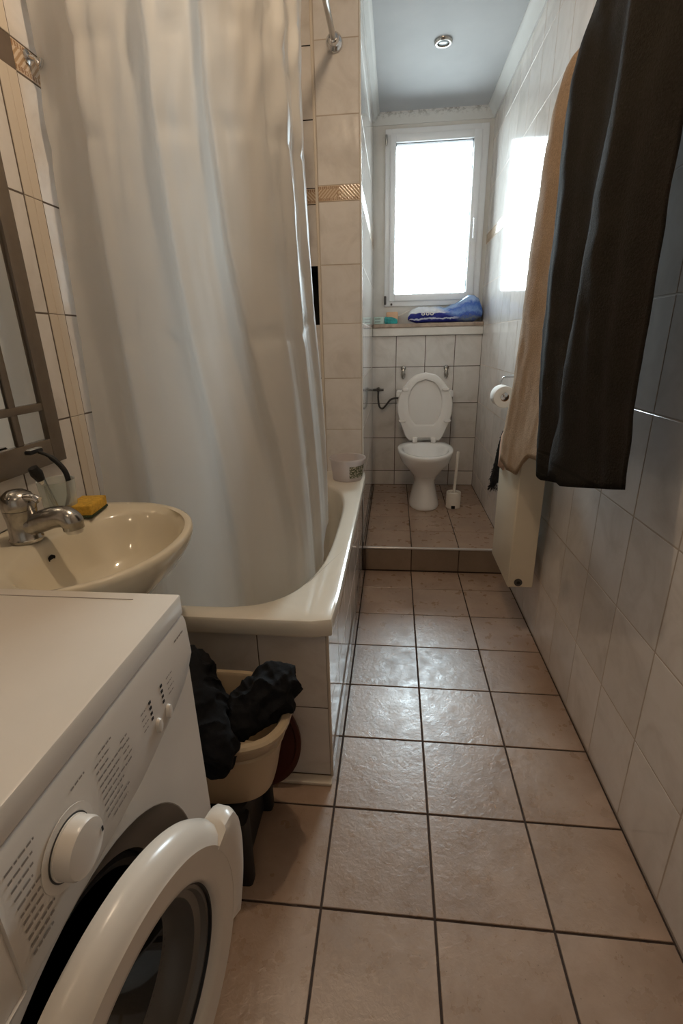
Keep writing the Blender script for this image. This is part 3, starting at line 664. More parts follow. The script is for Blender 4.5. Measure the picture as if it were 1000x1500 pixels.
# printed legend: rows too small to read in the photograph, kept as fine strokes
b = BM(); rnd = random.Random(3)
def stroke(y0, y1, z, h_=.0022):
    x = KX-.0004-(.0022*max(0, (z-.725)/.055)); y = y0
    while y < y1:
        l_ = rnd.uniform(.003, .009); 
        v = [b.verts.new((x+.0008, a, c)) for a, c in ((y, z), (min(y+l_, y1), z), (min(y+l_, y1), z+h_), (y, z+h_))]; b.faces.new(v); y += l_+.0016
for k in range(11): stroke(.358+.010*(k in (0, 10)), .392-.006*(k % 3)+.012*(k > 2), .762-k*.0088)
for k in range(5): stroke(.404, .418+.004*(k % 2), .742-k*.0085)
for k in range(11): stroke(.238, .272-.004*(k % 4), .768-k*.0098, .0026)
for k in range(4): stroke(.524-.004, .538-.003*(k % 2), .738-k*.0085, .0018); stroke(.450, .464-.003*(k % 2), .738-k*.0085, .0018)
stroke(.322, .344, .764); stroke(.560, .590, .770, .003)
part('printed_legend', b, 'print', wm, False, stuff=True)
# door, hinged on the camera side and ajar
DA = .14; hinge = Vector((WX-.004, .300-.205, .436)); de = Vector((math.sin(DA), math.cos(DA), 0)); dn = Vector((math.cos(DA), -math.sin(DA), 0))
dc = hinge+de*.205; RO, RI = .206, .140
b = BM(); frame_lathe(b, [(RI-.004, .004), (RI-.002, .030), (RI+.004, .0365), (RI+.012, .038), (RI+.040, .040), (RO-.028, .039), (RO-.014, .034), (RO-.004, .024), (RO, .012), (RO-.003, .002), (RO-.012, .0), (RI, .0), (RI-.004, .004)], dc, de, e2, dn, 96, False)
door = part('door', b, 'white', wm)
b = BM(); frame_lathe(b, [(RI-.003, .022), (RI-.010, .022), (RI-.013, .014), (RI-.022, .010), (RI-.026, -.02), (RI-.036, -.030)], dc, de, e2, dn, 72, False); part('inner_ring', b, 'ringgrey', door, label='grey plastic inner ring')
b = BM(); frame_lathe(b, [(RI-.0005, .020), (RI-.0005, .026), (RI-.005, .026), (RI-.006, .020)], dc, de, e2, dn, 72, False); part('seal_line', b, 'dark', door)
b = BM(); frame_lathe(b, [(RI-.034, -.028), (RI-.045, -.045), (RI-.06, -.075), (.03, -.09), (.001, -.092)], dc, de, e2, dn, 64, False); part('door_glass', b, 'dglass', door, label='dark bowl shaped glass')
b = BM(); rings = []
for k in range(25):
    a = math.radians(-24+54*k/24); t = k/24; bulge = interp([0, .06, .45, .8, .93, 1], [.0, .008, .015, .026, .024, .004], t)
    rad = de*math.cos(a)+e2*math.sin(a); ring = []
    for rr, hh in ((RO-.030, .030), (RO-.030, .0405), (RO-.006, .0425), (RO+bulge-.006, .039), (RO+bulge, .030), (RO+bulge, .012), (RO+bulge-.005, .006), (RO-.008, .008)):
        ring.append(dc+rad*rr+dn*hh)
    rings.append(ring)
loft(b, rings); part('door_handle', b, 'white', door)
b = BM(); box(b, WX-.002, WX+.006, .094, .106, .36, .50, .003); part('hinge', b, 'plast', door)

# ------------------------------------------------------------------ stool, laundry basket, clothes
st = thing('low_stool', 'black plastic stool under the cream laundry basket', 'stool', (-.46, .835, 0))
b = BM(); loft(b, [ell(-.46, .835, .150, .112, z, 40, 4) for z in (.190, .204)]+[ell(-.46, .835, .140, .102, .208, 40, 4)]); part('stool_top', b, 'bucketblack', st)
for sx_ in (-1, 1):
    for sy_ in (-1, 1):
        b = BM(); x, y = -.46+sx_*.128, .835+sy_*.090
        loft(b, [ell(x+sx_*.006, y+sy_*.004, .020, .017, 0, 16, 4), ell(x, y, .026, .022, .191, 16, 4)]); part('leg', b, 'bucketblack', st)
for sy_ in (-1, 1):
    b = BM(); box(b, -.60, -.32, .835+sy_*.094-.006, .835+sy_*.094+.006, .012, .191, .003); part('side_panel', b, 'bucketblack', st)
b = BM(); box(b, -.46+.128-.006, -.46+.128+.006, .745, .925, .012, .191, .003); part('side_panel', b, 'bucketblack', st)
bk = thing('laundry_basket', 'cream plastic laundry tub full of black clothes on a stool', 'laundry basket', (-.415, .843, .209))
BKX, BKY = -.415, .842
def bke(ax, ay, z, p=3.0): return ell(BKX, BKY, ax, ay, z, 64, p)
b = BM()
loft(b, [bke(.120, .070, .2095), bke(.140, .085, .211), bke(.150, .092, .218), bke(.166, .104, .30), bke(.178, .112, .382), bke(.181, .114, .388), bke(.196, .126, .389), bke(.199, .129, .393), bke(.199, .129, .400), bke(.194, .125, .405), bke(.182, .115, .405), bke(.176, .110, .398), bke(.163, .101, .30), bke(.147, .088, .222), bke(.05, .03, .216)])
part('tub', b, 'basket', bk)
b = BM(); loft(b, [bke(.1835, .1165, z) for z in (.352, .354)]+[bke(.1795, .1135, .358)], False, False); part('moulded_band', b, 'basket', bk)
def garment(name, label, pts, rad, seed, n=40, flat=1.0, amp=.015):
    bm = BM(); P = catmull(pts, 10); m = len(P); R_ = [interp([0, .15, .5, .85, 1], rad, i/(m-1)) for i in range(m)]
    tube(bm, P, R_, n)
    bmesh.ops.subdivide_edges(bm, edges=bm.edges, cuts=2, use_grid_fill=True)
    bmesh.ops.recalc_face_normals(bm, faces=bm.faces); bm.normal_update()
    for v in bm.verts:
        q = v.co*13+Vector((seed, 0, 0)); q2 = v.co*26+Vector((0, seed, 0))
        v.co += v.normal*(amp*noise.noise(q)+amp*.8*(1-2.2*abs(noise.noise(q2)))+.0035*(1-2*abs(noise.noise(v.co*40)))+.002*noise.noise(v.co*90))
    return single(name, label, 'clothes', bm, 'black', pts[0])
garment('black_trousers', 'crumpled black trousers heaped and hanging over the front of the tub', [(-.47, .90, .40), (-.455, .845, .475), (-.43, .79, .455), (-.385, .748, .425), (-.352, .722, .395), (-.352, .708, .37)], [.03, .06, .062, .04, .018], 3)
garment('black_sweater', 'crumpled black sweater piled at the corridor end of the tub', [(-.40, .80, .36), (-.345, .80, .405), (-.295, .835, .425), (-.248, .868, .440), (-.222, .885, .432)], [.03, .045, .046, .040, .018], 11)
tr_ = thing('maroon_tray', 'maroon plastic oval tray leaning between laundry tub and bath panel', 'tray', (-.31, 1.0, .0003))
b = BM(); rings = []
for s_, off in ((1.0, 0), (1.0, .007), (.90, .007), (.86, .002), (.5, .001), (.05, .001)):
    ring = []
    for i in range(40):
        a = 2*PI*i/40; x = -.362+.125*s_*math.cos(a); v_ = .150+.1495*s_*math.sin(a)
        ring.append(Vector((x, .990+.09*v_-off+.001, .0005+v_*.997)))
    rings.append(ring)
loft(b, rings); part('tray_body', b, 'maroon', tr_)

# ------------------------------------------------------------------ toilet
TXc = .206
wc = thing('toilet', 'white floor-standing toilet with its lid and seat up', 'toilet', (TXc, 3.1, ZP))
def te(ax, y0, y1, z, p=2.2, n=56): return ell(TXc, (y0+y1)/2, ax, (y1-y0)/2, z, n, p)
def egg(ax, y0, y1, z, n=56, k=.12):
    o = []; yc = (y0+y1)/2
    for i in range(n):
        a = 2*PI*i/n; c, s = math.cos(a), math.sin(a)
        o.append(Vector((TXc+ax*math.copysign(abs(c)**.92, c)*(1+k*s-.0), yc+(y1-y0)/2*math.copysign(abs(s)**.92, s), z)))
    return o
b = BM()
loft(b, [te(.096, 2.945, 3.29, ZP+.0005), te(.098, 2.940, 3.295, ZP+.008), te(.094, 2.945, 3.29, ZP+.025), te(.078, 2.962, 3.27, .235), te(.067, 2.972, 3.25, .29), te(.068, 2.968, 3.25, .32), te(.085, 2.945, 3.26, .355), te(.122, 2.905, 3.29, .40), te(.155, 2.870, 3.33, .44), egg(.170, 2.852, 3.36, .468), egg(.176, 2.842, 3.38, .482), egg(.178, 2.838, 3.385, .497), egg(.176, 2.841, 3.383, .505), egg(.170, 2.850, 3.378, .5085),
         egg(.150, 2.872, 3.30, .5085), egg(.144, 2.878, 3.29, .503), egg(.138, 2.886, 3.28, .485), egg(.125, 2.90, 3.25, .44), egg(.095, 2.93, 3.20, .37), egg(.055, 2.97, 3.14, .33), egg(.02, 3.02, 3.09, .325)])
part('bowl', b, 'wc', wc, angle=60)
b = BM(); b.faces.new([b.verts.new(v) for v in egg(.078, 2.945, 3.175, .352)]); part('water_surface', b, 'water', wc)
# cistern behind the lid
b = BM(); loft(b, [rrect(TXc-.125, TXc+.125, 3.455, 3.545, .03, z, 40) for z in (.52,)]+[rrect(TXc-.150, TXc+.150, 3.42, 3.548, .03, .58, 40), rrect(TXc-.165, TXc+.165, 3.41, 3.548, .03, .80, 40)]); part('cistern', b, 'wc', wc)
b = BM(); loft(b, [rrect(TXc-.192, TXc+.194, 3.395, 3.548, .02, z, 40) for z in (.802, .838)]+[rrect(TXc-.184, TXc+.186, 3.402, 3.545, .02, .845, 40)]); part('cistern_lid', b, 'wc', wc)
b = BM(); box(b, TXc-.10, TXc+.10, 3.36, 3.46, .45, .525, .02); part('flush_pipe', b, 'wc', wc)
# lid and seat, raised
HYt, HZt, LEAN = 3.315, .524, .085
def lw(t): return interp([0, .04, .12, .28, .42, .55, .66, .76, .86, .93, .97, 1.0], [.105, .122, .138, .168, .184, .185, .174, .153, .120, .088, .060, .0], t)
def plate(hlen, s, y_off, th, hole=None, n=30, zoff=0):
    """outline of lid/seat in its own plane: (x, v)"""
    L = [(TXc+s*lw(i/n), hlen*i/n) for i in range(n+1)]
    out = L+[(2*TXc-x, v) for x, v in reversed(L[:-1])]
    return out
def up3(x, v, d): # v up the raised plane, d towards the camera
    return Vector((x, HYt+v*math.sin(LEAN)-d*math.cos(LEAN), HZt+v*math.cos(LEAN)+d*math.sin(LEAN)))
def slabplate(out, d0, d1, bev=.006):
    c = (TXc, sum(v for _, v in out)/len(out))
    sh = lambda k: [(c[0]+(x-c[0])*k, c[1]+(v-c[1])*k) for x, v in out]
    bm = BM(); loft(bm, [[up3(x, v, d) for x, v in sh(k)] for k, d in ((.97, d0), (1, d0+.004), (1, d1-.005), (.985, d1-.001), (.97, d1))]); return bm
part('lid', slabplate(plate(.446, 1.0, 0, 0), -.014, .002), 'wcseat', wc)
b = BM(); out = plate(.440, .985, 0, 0, n=30); m = len(out)
hc = (TXc, .240); inn = []
for x, v in out:
    a = math.atan2((v-hc[1])/.158, (x-hc[0])/.112); inn.append((hc[0]+.112*math.cos(a), hc[1]+.158*math.sin(a)))
def lerp2(A, B, t): return [(a[0]+(b_[0]-a[0])*t, a[1]+(b_[1]-a[1])*t) for a, b_ in zip(A, B)]
loft(b, [[up3(x, v, d) for x, v in lerp2(inn, out, t)] for t, d in ((0, .005), (1, .005), (1.0, .011), (.95, .017), (.55, .021), (.12, .019), (.02, .014), (0, .010), (0, .005))], False, False)
bmesh.ops.remove_doubles(b, verts=b.verts, dist=.0004)
seat = part('seat', b, 'wcseat', wc)
for x, v in ((-.132, .335), (.132, .335), (-.150, .130), (.150, .130)):
    b = BM(); rings = []
    for k, d in ((1, .014), (1, .026), (.85, .030), (.3, .031)):
        rings.append([up3(TXc+x+.024*k*math.cos(2*PI*i/20), v+.012*k*math.sin(2*PI*i/20), d) for i in range(20)])
    loft(b, rings); part('seat_buffer', b, 'wcseat', seat)
for x in (-.062, .062):
    b = BM(); box(b, TXc+x-.017, TXc+x+.017, 3.278, 3.335, .5095, .548, .006); part('hinge', b, 'wcseat', wc)
b = BM(); box(b, TXc-.044, TXc+.044, 3.296, 3.318, .524, .546, .004); part('hinge_bar', b, 'steel', wc, label='metal hinge bar')
# brackets, valve, hose
for x, lab in ((.061, 'grey metal wall clip above the left of the raised toilet lid'), (.357, 'grey metal wall clip above the right of the raised toilet lid')):
    h = thing('wall_clip', lab, 'wall clip', (x, YB, .92), 'wall clips above the toilet')
    b = BM(); frame_lathe(b, [(.017, .0006), (.018, .006), (.013, .014), (.004, .017)], Vector((x, YB, .985)), Vector((1, 0, 0)), Vector((0, 0, 1)), Vector((0, -1, 0)), 20); part('screw_cap', b, 'tarnish', h)
    b = BM(); loft(b, [[Vector((x+r*math.cos(2*PI*i/16), YB-.012+.7*r*math.sin(2*PI*i/16), z)) for i in range(16)] for r, z in ((.003, .912), (.012, .922), (.0155, .942), (.013, .962), (.008, .978), (.003, .986))]); part('hook', b, 'tarnish', h)
sv = thing('water_valve', 'grey water valve with hose on the tiles beside the toilet cistern', 'valve', (-.115, YB, .84))
b = BM(); tube(b, [(XA+.001, YB-.035, .842), (-.075, YB-.035, .842)], .0085, 14); part('pipe', b, 'darkmetal', sv)
b = BM(); tube(b, [(-.113, YB-.0005, .842), (-.113, YB-.055, .842)], [.016, .012], 14); part('valve_body', b, 'darkmetal', sv)
b = BM(); tube(b, catmull([(-.113, YB-.035, .838), (-.113, YB-.035, .78), (-.104, YB-.036, .727), (-.082, YB-.038, .712), (-.055, YB-.042, .738), (-.025, YB-.05, .775), (.015, YB-.06, .787), (.052, YB-.062, .787)], 8), .0068, 12); part('hose', b, 'darkmetal', sv)
# toilet brush
tbx, tby = .402, 3.04
br = thing('toilet_brush', 'white toilet brush in a white plastic holder beside the toilet', 'toilet brush', (tbx, tby, ZP))
b = BM(); lathe(b, [(.046, ZP+.0006), (.0465, ZP+.004), (.046, ZP+.10), (.0445, ZP+.104), (.042, ZP+.102), (.042, ZP+.02), (.01, ZP+.015)], (tbx-.01, tby, 0), n=32)
part('holder', b, 'brush', br)
b = BM(); box(b, tbx-.026, tbx-.002, tby-.049, tby-.040, ZP+.0008, ZP+.022, .003); part('foot_slot', b, 'void', br)
b = BM(); tube(b, [(tbx-.008, tby, ZP+.03), (tbx-.008, tby, ZP+.10), (tbx+.004, tby+.004, ZP+.365)], [.009, .009, .0085], 12); part('handle', b, 'brush', br)
b = BM(); lathe(b, [(.022, ZP+.03), (.034, ZP+.04), (.036, ZP+.085), (.02, ZP+.098)], (tbx-.009, tby, 0), n=20); part('brush_head', b, 'brush', br)

# ------------------------------------------------------------------ toilet roll holder
px_, py_, pz_ = .500, 2.36, .929
rh = thing('toilet_roll_holder', 'chrome toilet roll holder on the tiled wall above the radiator', 'toilet roll holder', (XR, 2.40, 1.0))
b = BM(); frame_lathe(b, [(.024, .0005), (.024, .006), (.018, .010)], Vector((XR, 2.40, .999)), e1, e2, Vector((-1, 0, 0)), 24); part('wall_plate', b, 'chrome', rh)
b = BM(); tube(b, catmull([(XR-.006, 2.40, .999), (XR-.04, 2.40, 1.001), (px_+.008, 2.40, .996), (px_, 2.40, .979), (px_, 2.40, .939), (px_, 2.395, .929)], 6)+[Vector((px_, 2.30, .929))], .0058, 12); part('arm', b, 'chrome', rh)
b = BM(); lathe(b, [(.004, 2.288), (.010, 2.290), (.011, 2.297), (.006, 2.302)], (px_, 0, .929), 'Y', 16)
part('arm_end', b, 'chrome', rh)
rl = thing('toilet_roll', 'white toilet roll hanging on the chrome holder', 'toilet roll', (px_, 2.35, .92))
b = BM(); frame_lathe(b, [(.019, 0), (.0475, 0), (.049, .003), (.049, .089), (.0475, .092), (.019, .092), (.019, 0)], Vector((px_, 2.302, .917)), Vector((1, 0, 0)), Vector((0, 0, 1)), Vector((0, 1, 0)), 40, False); bmesh.ops.remove_doubles(b, verts=b.verts, dist=.0002); part('paper', b, 'paper', rl)
b = BM(); frame_lathe(b, [(.0188, -.0004), (.0188, .0924), (.0175, .0924), (.0175, -.0004), (.0188, -.0004)], Vector((px_, 2.302, .917)), Vector((1, 0, 0)), Vector((0, 0, 1)), Vector((0, 1, 0)), 24, False); part('core', b, 'card', rl, label='brown cardboard core')

# ------------------------------------------------------------------ radiator
RX0, RX1, RY0, RY1, RZ0, RZ1 = .456, .552, 1.752, 2.085, .240, .795
ra = thing('radiator', 'cream panel radiator on the right-hand tiled wall before the step', 'radiator', (.5, 1.92, RZ0))
b = BM(); box(b, RX0, RX0+.018, RY0+.002, RY1-.002, RZ0, RZ1-.004, .006, 3); part('front_panel', b, 'rad', ra)
b = BM(); box(b, RX1-.016, RX1, RY0+.004, RY1-.004, RZ0, RZ1-.004, .006, 3); part('back_panel', b, 'rad', ra)
for y0, y1 in ((RY0, RY0+.004), (RY1-.004, RY1)):
    b = BM(); box(b, RX0+.004, RX1-.002, y0, y1, RZ0+.004, RZ1-.001, .0018, 1); part('side_cover', b, 'rad', ra)
b = BM()
for k in range(14): y = RY0+.02+k*(RY1-RY0-.04)/13; box(b, RX0+.004, RX1-.003, y-.004, y+.004, RZ1-.006, RZ1, .001, 1)
box(b, RX0+.004, RX0+.02, RY0+.002, RY1-.002, RZ1-.006, RZ1); box(b, RX1-.018, RX1-.003, RY0+.002, RY1-.002, RZ1-.006, RZ1); part('top_grille', b, 'rad', ra)
b = BM()
for k in range(22): y = RY0+.014+k*(RY1-RY0-.028)/21; box(b, RX0+.018, RX1-.016, y-.0035, y+.0035, RZ0+.012, RZ1-.03)
part('convector_fins', b, 'rad', ra, False, stuff=True)
b = BM(); frame_lathe(b, [(.0155, 0), (.0155, .004), (.009, .005)], Vector((.494, RY0, RZ0+.026)), Vector((1, 0, 0)), e2, Vector((0, -1, 0)), 20); part('plug', b, 'darkmetal', ra, label='dark metal blanking plug')
b = BM(); frame_lathe(b, [(.007, .005), (.007, .006), (.001, .0062)], Vector((.494, RY0, RZ0+.026)), Vector((1, 0, 0)), e2, Vector((0, -1, 0)), 14); part('plug_socket', b, 'dark', ra)
for z in (.36, .68):
    b = BM(); box(b, RX1-.001, XR-.0005, 1.90, 1.93, z, z+.05, .003); part('bracket', b, 'rad', ra)

# ------------------------------------------------------------------ towels
def sheet(rows, th, n=120, ripple=.0):
    """rows: list of (z list or z, plan polyline [(x,y)...]); lofted vertically and given thickness"""
    bm = BM(); R_ = []
    levels = [(r[0], catmull([(x, y, 0) for x, y in r[1]], 10)) for r in rows]
    def at(P, f):
        d = [0]
        for a, c in zip(P, P[1:]): d.append(d[-1]+(c-a).length)
        s = d[-1]*f
        for k in range(len(P)-1):
            if d[k+1] >= s-1e-9: return P[k].lerp(P[k+1], (s-d[k])/max(1e-9, d[k+1]-d[k]))
        return P[-1]
    NZ = 70; zs = [lv[0] for lv in levels]
    samp = [[at(lv[1], i/n) for i in range(n+1)] for lv in levels]
    for j in range(NZ+1):
        t = j/NZ*(len(levels)-1); k = min(int(t), len(levels)-2); f = t-k; f2 = f
        row = []
        for i in range(n+1):
            u = i/n
            za = zs[k](u) if callable(zs[k]) else zs[k]; zb_ = zs[k+1](u) if callable(zs[k+1]) else zs[k+1]
            # catmull in level direction for x,y
            g = lambda q: samp[min(max(q, 0), len(samp)-1)][i]
            a, b_, c, d = g(k-1), g(k), g(k+1), g(k+2)
            p = 0.5*((2*b_)+(c-a)*f+(2*a-5*b_+4*c-d)*f*f+(-a+3*b_-3*c+d)*f**3)
            z = za+(zb_-za)*f
            p = Vector((p.x, p.y, z)); wv_ = ripple*math.sin(2*PI*(6.2*u+.25*math.sin(3*z+5*u)))*(.55+.45*math.sin(5*u+z*2)); p.x += wv_; p.x += .004*noise.noise(p*7)+.003*noise.noise(p*18)
            row.append(bm.verts.new(p))
        R_.append(row)
    for a, c in zip(R_, R_[1:]):
        for i in range(n): bm.faces.new((a[i], a[i+1], c[i+1], c[i]))
    return bm
def thick(o, th):
    m = o.modifiers.new('cloth_thickness', 'SOLIDIFY'); m.thickness = th; m.offset = 0; return o
# brown: the front fold (towards the corridor) overlaps the rear fold; from far edge to near edge
brown_rows = [
    (lambda u: interp([0, .16, .30, .40, .47, .56, .7, 1], [.795, .785, .800, .822, .828, .818, .838, .884], u), [(.430, 1.475), (.421, 1.41), (.430, 1.35), (.440, 1.31), (.432, 1.295), (.418, 1.315), (.409, 1.28), (.424, 1.19), (.440, 1.08), (.452, .965)]),
    (1.10, [(.436, 1.555), (.424, 1.48), (.436, 1.41), (.448, 1.33), (.436, 1.28), (.420, 1.285), (.411, 1.25), (.426, 1.16), (.442, 1.08), (.458, 1.005)]),
    (1.42, [(.444, 1.585), (.430, 1.52), (.444, 1.45), (.458, 1.36), (.444, 1.28), (.424, 1.25), (.416, 1.21), (.432, 1.14), (.450, 1.08), (.466, 1.03)]),
    (lambda u: interp([0, .12, .3, 1], [1.76, 1.80, 1.82, 1.84], u), [(.452, 1.625), (.440, 1.56), (.456, 1.48), (.470, 1.38), (.456, 1.27), (.434, 1.22), (.426, 1.18), (.440, 1.13), (.460, 1.08), (.476, 1.04)]),
    (lambda u: interp([0, .15, .5, 1], [1.865, 1.93, 2.02, 2.05], u), [(.474, 1.585), (.466, 1.48), (.470, 1.40), (.480, 1.33), (.474, 1.26), (.458, 1.22), (.454, 1.19), (.464, 1.15), (.480, 1.11), (.494, 1.08)]),
    (lambda u: interp([0, .5, 1], [2.10, 2.16, 2.14], u), [(.540, 1.30), (.530, 1.28), (.530, 1.26), (.535, 1.24), (.53, 1.22), (.525, 1.20), (.525, 1.18), (.53, 1.17), (.535, 1.16), (.545, 1.15)])]
tw = thing('bath_towel', 'dark brown terry towel hanging in heavy folds on the tiled wall', 'towel', (.47, 1.3, .75), 'hanging towels')
thick(part('towel_cloth', sheet(brown_rows, .006, ripple=.0045), 'tbrown', tw, angle=180), .007)
beige_rows = [
    (lambda u: interp([0, .10, .3, .5, .62, .75, 1], [.730, .716, .700, .708, .760, .800, .815], u), [(.434, 1.975), (.427, 1.91), (.430, 1.84), (.438, 1.745), (.440, 1.65), (.441, 1.57), (.442, 1.485)]),
    (1.05, [(.446, 1.915), (.438, 1.85), (.442, 1.79), (.452, 1.70), (.458, 1.62), (.462, 1.55), (.464, 1.47)]),
    (1.42, [(.458, 1.900), (.448, 1.84), (.452, 1.78), (.466, 1.71), (.476, 1.64), (.480, 1.56), (.484, 1.47)]),
    (lambda u: interp([0, .3, 1], [1.72, 1.78, 1.80], u), [(.474, 1.90), (.462, 1.84), (.464, 1.78), (.480, 1.72), (.496, 1.65), (.502, 1.57), (.506, 1.50)]),
    (lambda u: interp([0, .3, .5, 1], [1.83, 1.895, 1.91, 1.90], u), [(.494, 1.87), (.482, 1.83), (.480, 1.77), (.490, 1.71), (.504, 1.66), (.510, 1.60), (.514, 1.55)]),
    (lambda u: 1.935, [(.545, 1.80), (.540, 1.77), (.535, 1.74), (.535, 1.71), (.54, 1.68), (.545, 1.66), (.55, 1.64)])]
tw2 = thing('bath_towel', 'beige terry towel hanging behind the dark brown towel', 'towel', (.48, 1.8, .66), 'hanging towels')
thick(part('towel_cloth', sheet(beige_rows, .006, ripple=.0018), 'tbeige', tw2, angle=180), .007)
for y, z, lab in ((1.22, 2.13, 'chrome hook holding up the dark brown towel'), (1.72, 1.925, 'chrome hook holding up the beige towel')):
    h = thing('towel_hook', lab, 'hook', (XR, y, z-.03), 'towel hooks')
    b = BM(); box(b, XR-.006, XR-.0005, y-.015, y+.015, z-.035, z+.02, .002); part('base_plate', b, 'chrome', h)
    b = BM(); tube(b, catmull([(XR-.004, y, z-.012), (XR-.03, y, z-.016), (XR-.052, y, z-.008), (XR-.058, y, z+.012)], 5), .005, 10); part('prong', b, 'chrome', h)
# cloth over the radiator's far end
cl = thing('face_cloth', 'pale pink cloth draped over the far end of the radiator', 'cloth', (.46, 2.03, .66))
b = BM(); prof = [(.447, .660), (.4485, .70), (.4490, .75), (.4500, .785), (.456, .800), (.47, .804), (.50, .804), (.532, .803)]
rows = [[b.verts.new((x+.002*noise.noise(Vector((x*30, k*.7, z*20))), 1.965+.10*k/10, z-.006*(k/10-.5)*(x < .455))) for k in range(11)] for x, z in prof]
for a, c in zip(rows, rows[1:]):
    for i in range(10): b.faces.new((a[i], a[i+1], c[i+1], c[i]))
thick(part('cloth_sheet', b, 'tpink', cl, angle=180), .005)
# duster hanging beyond the radiator
du = thing('duster', 'black shaggy duster with white stick hanging beyond the radiator', 'duster', (.50, 2.16, .50))
b = BM(); tube(b, [(.492, 2.155, .79), (.503, 2.155, .92), (.512, 2.155, 1.03)], .006, 10); part('stick', b, 'stick', du)
b = BM(); tube(b, catmull([(.511, 2.155, 1.022), (.535, 2.155, 1.034), (.566, 2.155, 1.036), (XR+.001, 2.155, 1.034)], 6), .0035, 8); part('hanging_loop', b, 'dark', du)
b = BM(); rnd = random.Random(5)
tube(b, catmull([(.492, 2.155, .795), (.478, 2.16, .72), (.466, 2.165, .62), (.452, 2.17, .535)], 6), [.012]+[.020]*16+[.014, .008], 10)
for k in range(420):
    t = rnd.random(); c = Vector((.492-.040*t+.0, 2.155+.015*t, .795-.26*t)); a = rnd.uniform(0, 2*PI)
    d = Vector((math.cos(a), math.sin(a)*.8, -.9)).normalized(); s_ = Vector((-d.y, d.x, 0)).normalized()*.0022; L_ = rnd.uniform(.020, .040)
    v = [b.verts.new(q) for q in (c-s_, c+s_, c+d*L_+s_*.5+Vector((0, 0, -.004)), c+d*L_-s_*.5)]; b.faces.new(v)
part('shaggy_head', b, 'blackfluff', du, False, stuff=True)

# ------------------------------------------------------------------ things on the sill and bath
ZS = 1.2775
pk = thing('plastic_pack', 'blue and white printed plastic pack lying on the window sill', 'pack', (.35, 3.58, ZS))
def pack(x0, x1, hts, y0, y1, seed, skew=0.0):
    bm = BM(); uv = bm.loops.layers.uv.new('uv'); nx, nr = 60, 28; rings = []
    for i in range(nx+1):
        t = i/nx; x = x0+(x1-x0)*t; h_ = interp(*hts, t); ring = []
        e = min(1, t*9, (1-t)*9)**.5
        for k in range(nr):
            a = 2*PI*k/nr; c, s = math.cos(a), math.sin(a)
            y = (y0+y1)/2+(y1-y0)/2*math.copysign(abs(c)**.6, c)*(.55+.45*e); z = h_/2*(1+math.copysign(abs(s)**.7, s)*(.35+.65*e))
            p = Vector((x, y, ZS+.001+z)); nn = noise.noise(p*18+Vector((seed, 0, 0)))*.010+noise.noise(p*45+Vector((0, seed, 0)))*.006
            p += Vector((0, c*nn, max(s, 0)*nn)); p.z = max(p.z, ZS+.0006); ring.append(p)
        rings.append(ring)
    R_ = loft(bm, rings); 
    for f_ in bm.faces:
        for lp in f_.loops:
            q = lp.vert.co; t = (q.x-x0)/(x1-x0); lp[uv].uv = (t, (q.z-ZS)/max(.02, interp(*hts, min(1, max(0, t)))))
    return bm
part('wrapper', pack(.085, .578, ([0, .04, .3, .5, .66, .82, .94, 1], [.066, .096, .100, .094, .124, .168, .160, .105]), YB-.022, YB+.075, 4), 'pack', pk)
b = BM()
for k, x in enumerate((.185, .215, .243)):
    frame_lathe(b, [(.006, 0), (.012, 0), (.012, .003), (.006, .003), (.006, 0)], Vector((x, YB-.0285, ZS+.056)), Vector((1, 0, 0)), Vector((0, 0, .8)), Vector((0, -1, 0)), 16, False)
part('printed_mark', b, 'paper', pk)
bx = thing('small_carton', 'small mint white carton at the end of the window sill', 'carton', (-.105, 3.575, ZS))
b = BM(); box(b, -.146, -.078, YB-.010, YB+.030, ZS+.0005, ZS+.046, .002, 1); part('carton_body', b, 'mint', bx, False)
b = BM()
for z in (.012, .032): box(b, -.138, -.100, YB-.0112, YB-.0098, ZS+z, ZS+z+.004)
part('printed_mark', b, 'darkgrey', bx, False)
b = BM(); box(b, -.075, .015, YB-.008, YB+.03, ZS+.0005, ZS+.044, .008)
bmesh.ops.subdivide_edges(b, edges=b.edges, cuts=4, use_grid_fill=True)
for v in b.verts:
    k = max(.35, 1-(v.co.x+.03)/.06*.6) if v.co.x > -.03 else 1
    v.co.z = max(ZS+.0005, ZS+(v.co.z-ZS)*k+.010*noise.noise(v.co*55)*(v.co.z > ZS+.01)); v.co.y += .006*noise.noise(v.co*60)
single('crumpled_packet', 'crumpled teal packet beside the mint carton on the sill', 'packet', b, 'teal', (-.03, YB+.01, ZS))
b = BM(); box(b, -.062, .018, YB+.034, YB+.075, ZS+.0005, ZS+.078, .008); single('soap_bar', 'peach coloured bar standing behind the teal packet on the sill', 'soap', b, 'peach', (-.02, YB+.055, ZS))
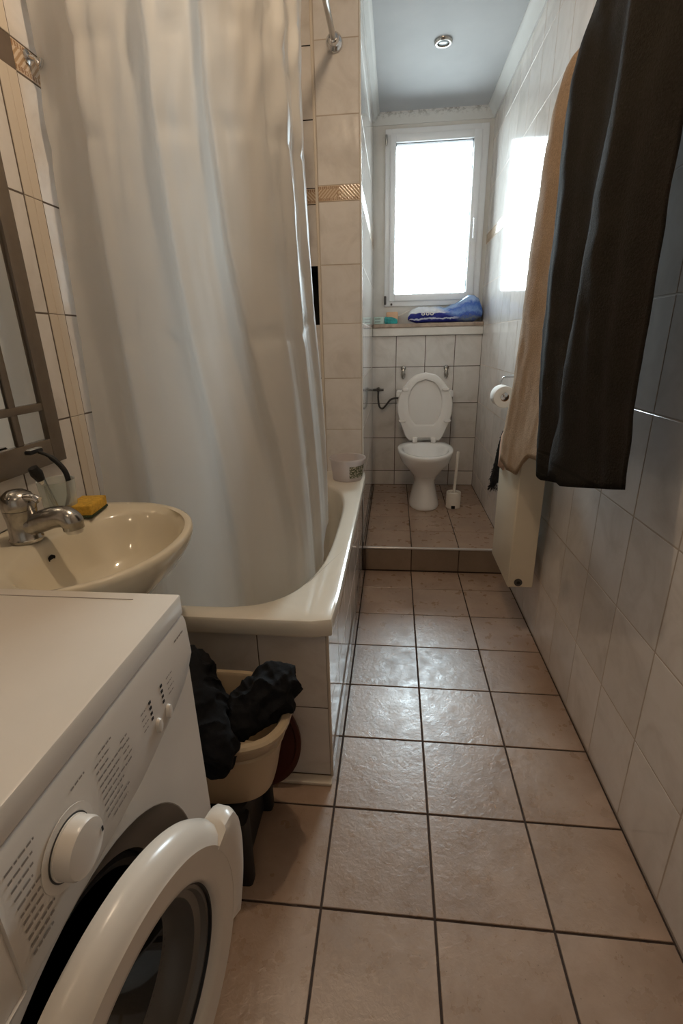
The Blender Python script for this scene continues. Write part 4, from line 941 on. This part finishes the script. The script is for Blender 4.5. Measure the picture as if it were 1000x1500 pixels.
b = BM(); tube(b, [(.020, YB+.055, ZS+.050), (.095, YB+.050, ZS+.082)], .0042, 10); single('thin_stick', 'thin white stick leaning from the peach bar to the blue pack', 'stick', b, 'stick', (.05, YB+.05, ZS+.045))
BX, BY = -.222, 2.285
bu = thing('plastic_tub', 'milky white plastic tub with olive print on the corner of the bath', 'tub', (BX, BY, BZ+.001))
b = BM(); lathe(b, [(.068, BZ+.001), (.071, BZ+.004), (.082, BZ+.090), (.083, BZ+.100), (.089, BZ+.101), (.090, BZ+.106), (.088, BZ+.110), (.084, BZ+.109), (.080, BZ+.09), (.068, BZ+.008), (.01, BZ+.006)], (BX, BY, 0), n=40); part('tub_wall', b, 'milky', bu)
b = BM(); rings = []
for z in (.020, .078):
    r0 = .071+.011*(z-.004)/.086+.0006
    rings.append([Vector((BX+r0*math.cos(a), BY+r0*math.sin(a), BZ+z)) for a in [math.radians(-78+k*5) for k in range(17)]])
loft(b, rings, False, False, closed=False); part('label', b, 'label', bu)

# ------------------------------------------------------------------ ceiling spotlights
def spot(x, y, lab, on=None):
    h = thing('ceiling_spotlight', lab, 'spotlight', (x, y, HC-.012), 'recessed ceiling spotlights')
    b = BM(); lathe(b, [(.028, HC-.003), (.030, HC-.010), (.036, HC-.011), (.042, HC-.006), (.043, HC-.0005)], (x, y, 0), n=32, cap=False); part('trim_ring', b, 'tarnish', h)
    b = BM(); lathe(b, [(.029, HC-.002), (.024, HC-.006), (.003, HC-.0075)], (x, y, 0), n=24); part('lens', b, 'lampon' if on else 'lens', h)
    if on:
        L_ = bpy.data.lights.new('spot_bulb', 'POINT'); L_.energy = on; L_.color = LAMP_COL; L_.shadow_soft_size = .025
        lo = link(bpy.data.objects.new('spot_bulb', L_)); lo.parent = h; lo.location = (0, 0, -.045)
spot(.206, 2.905, 'unlit round recessed spotlight in the ceiling before the window')
for x, y, z, e in LAMPS: spot(x, y, 'lit warm recessed spotlight in the ceiling over %s' % ('the washbasin end of the bath' if y > 0.5 else 'the entrance behind the washing machine'), e)
bpy.context.view_layer.update()
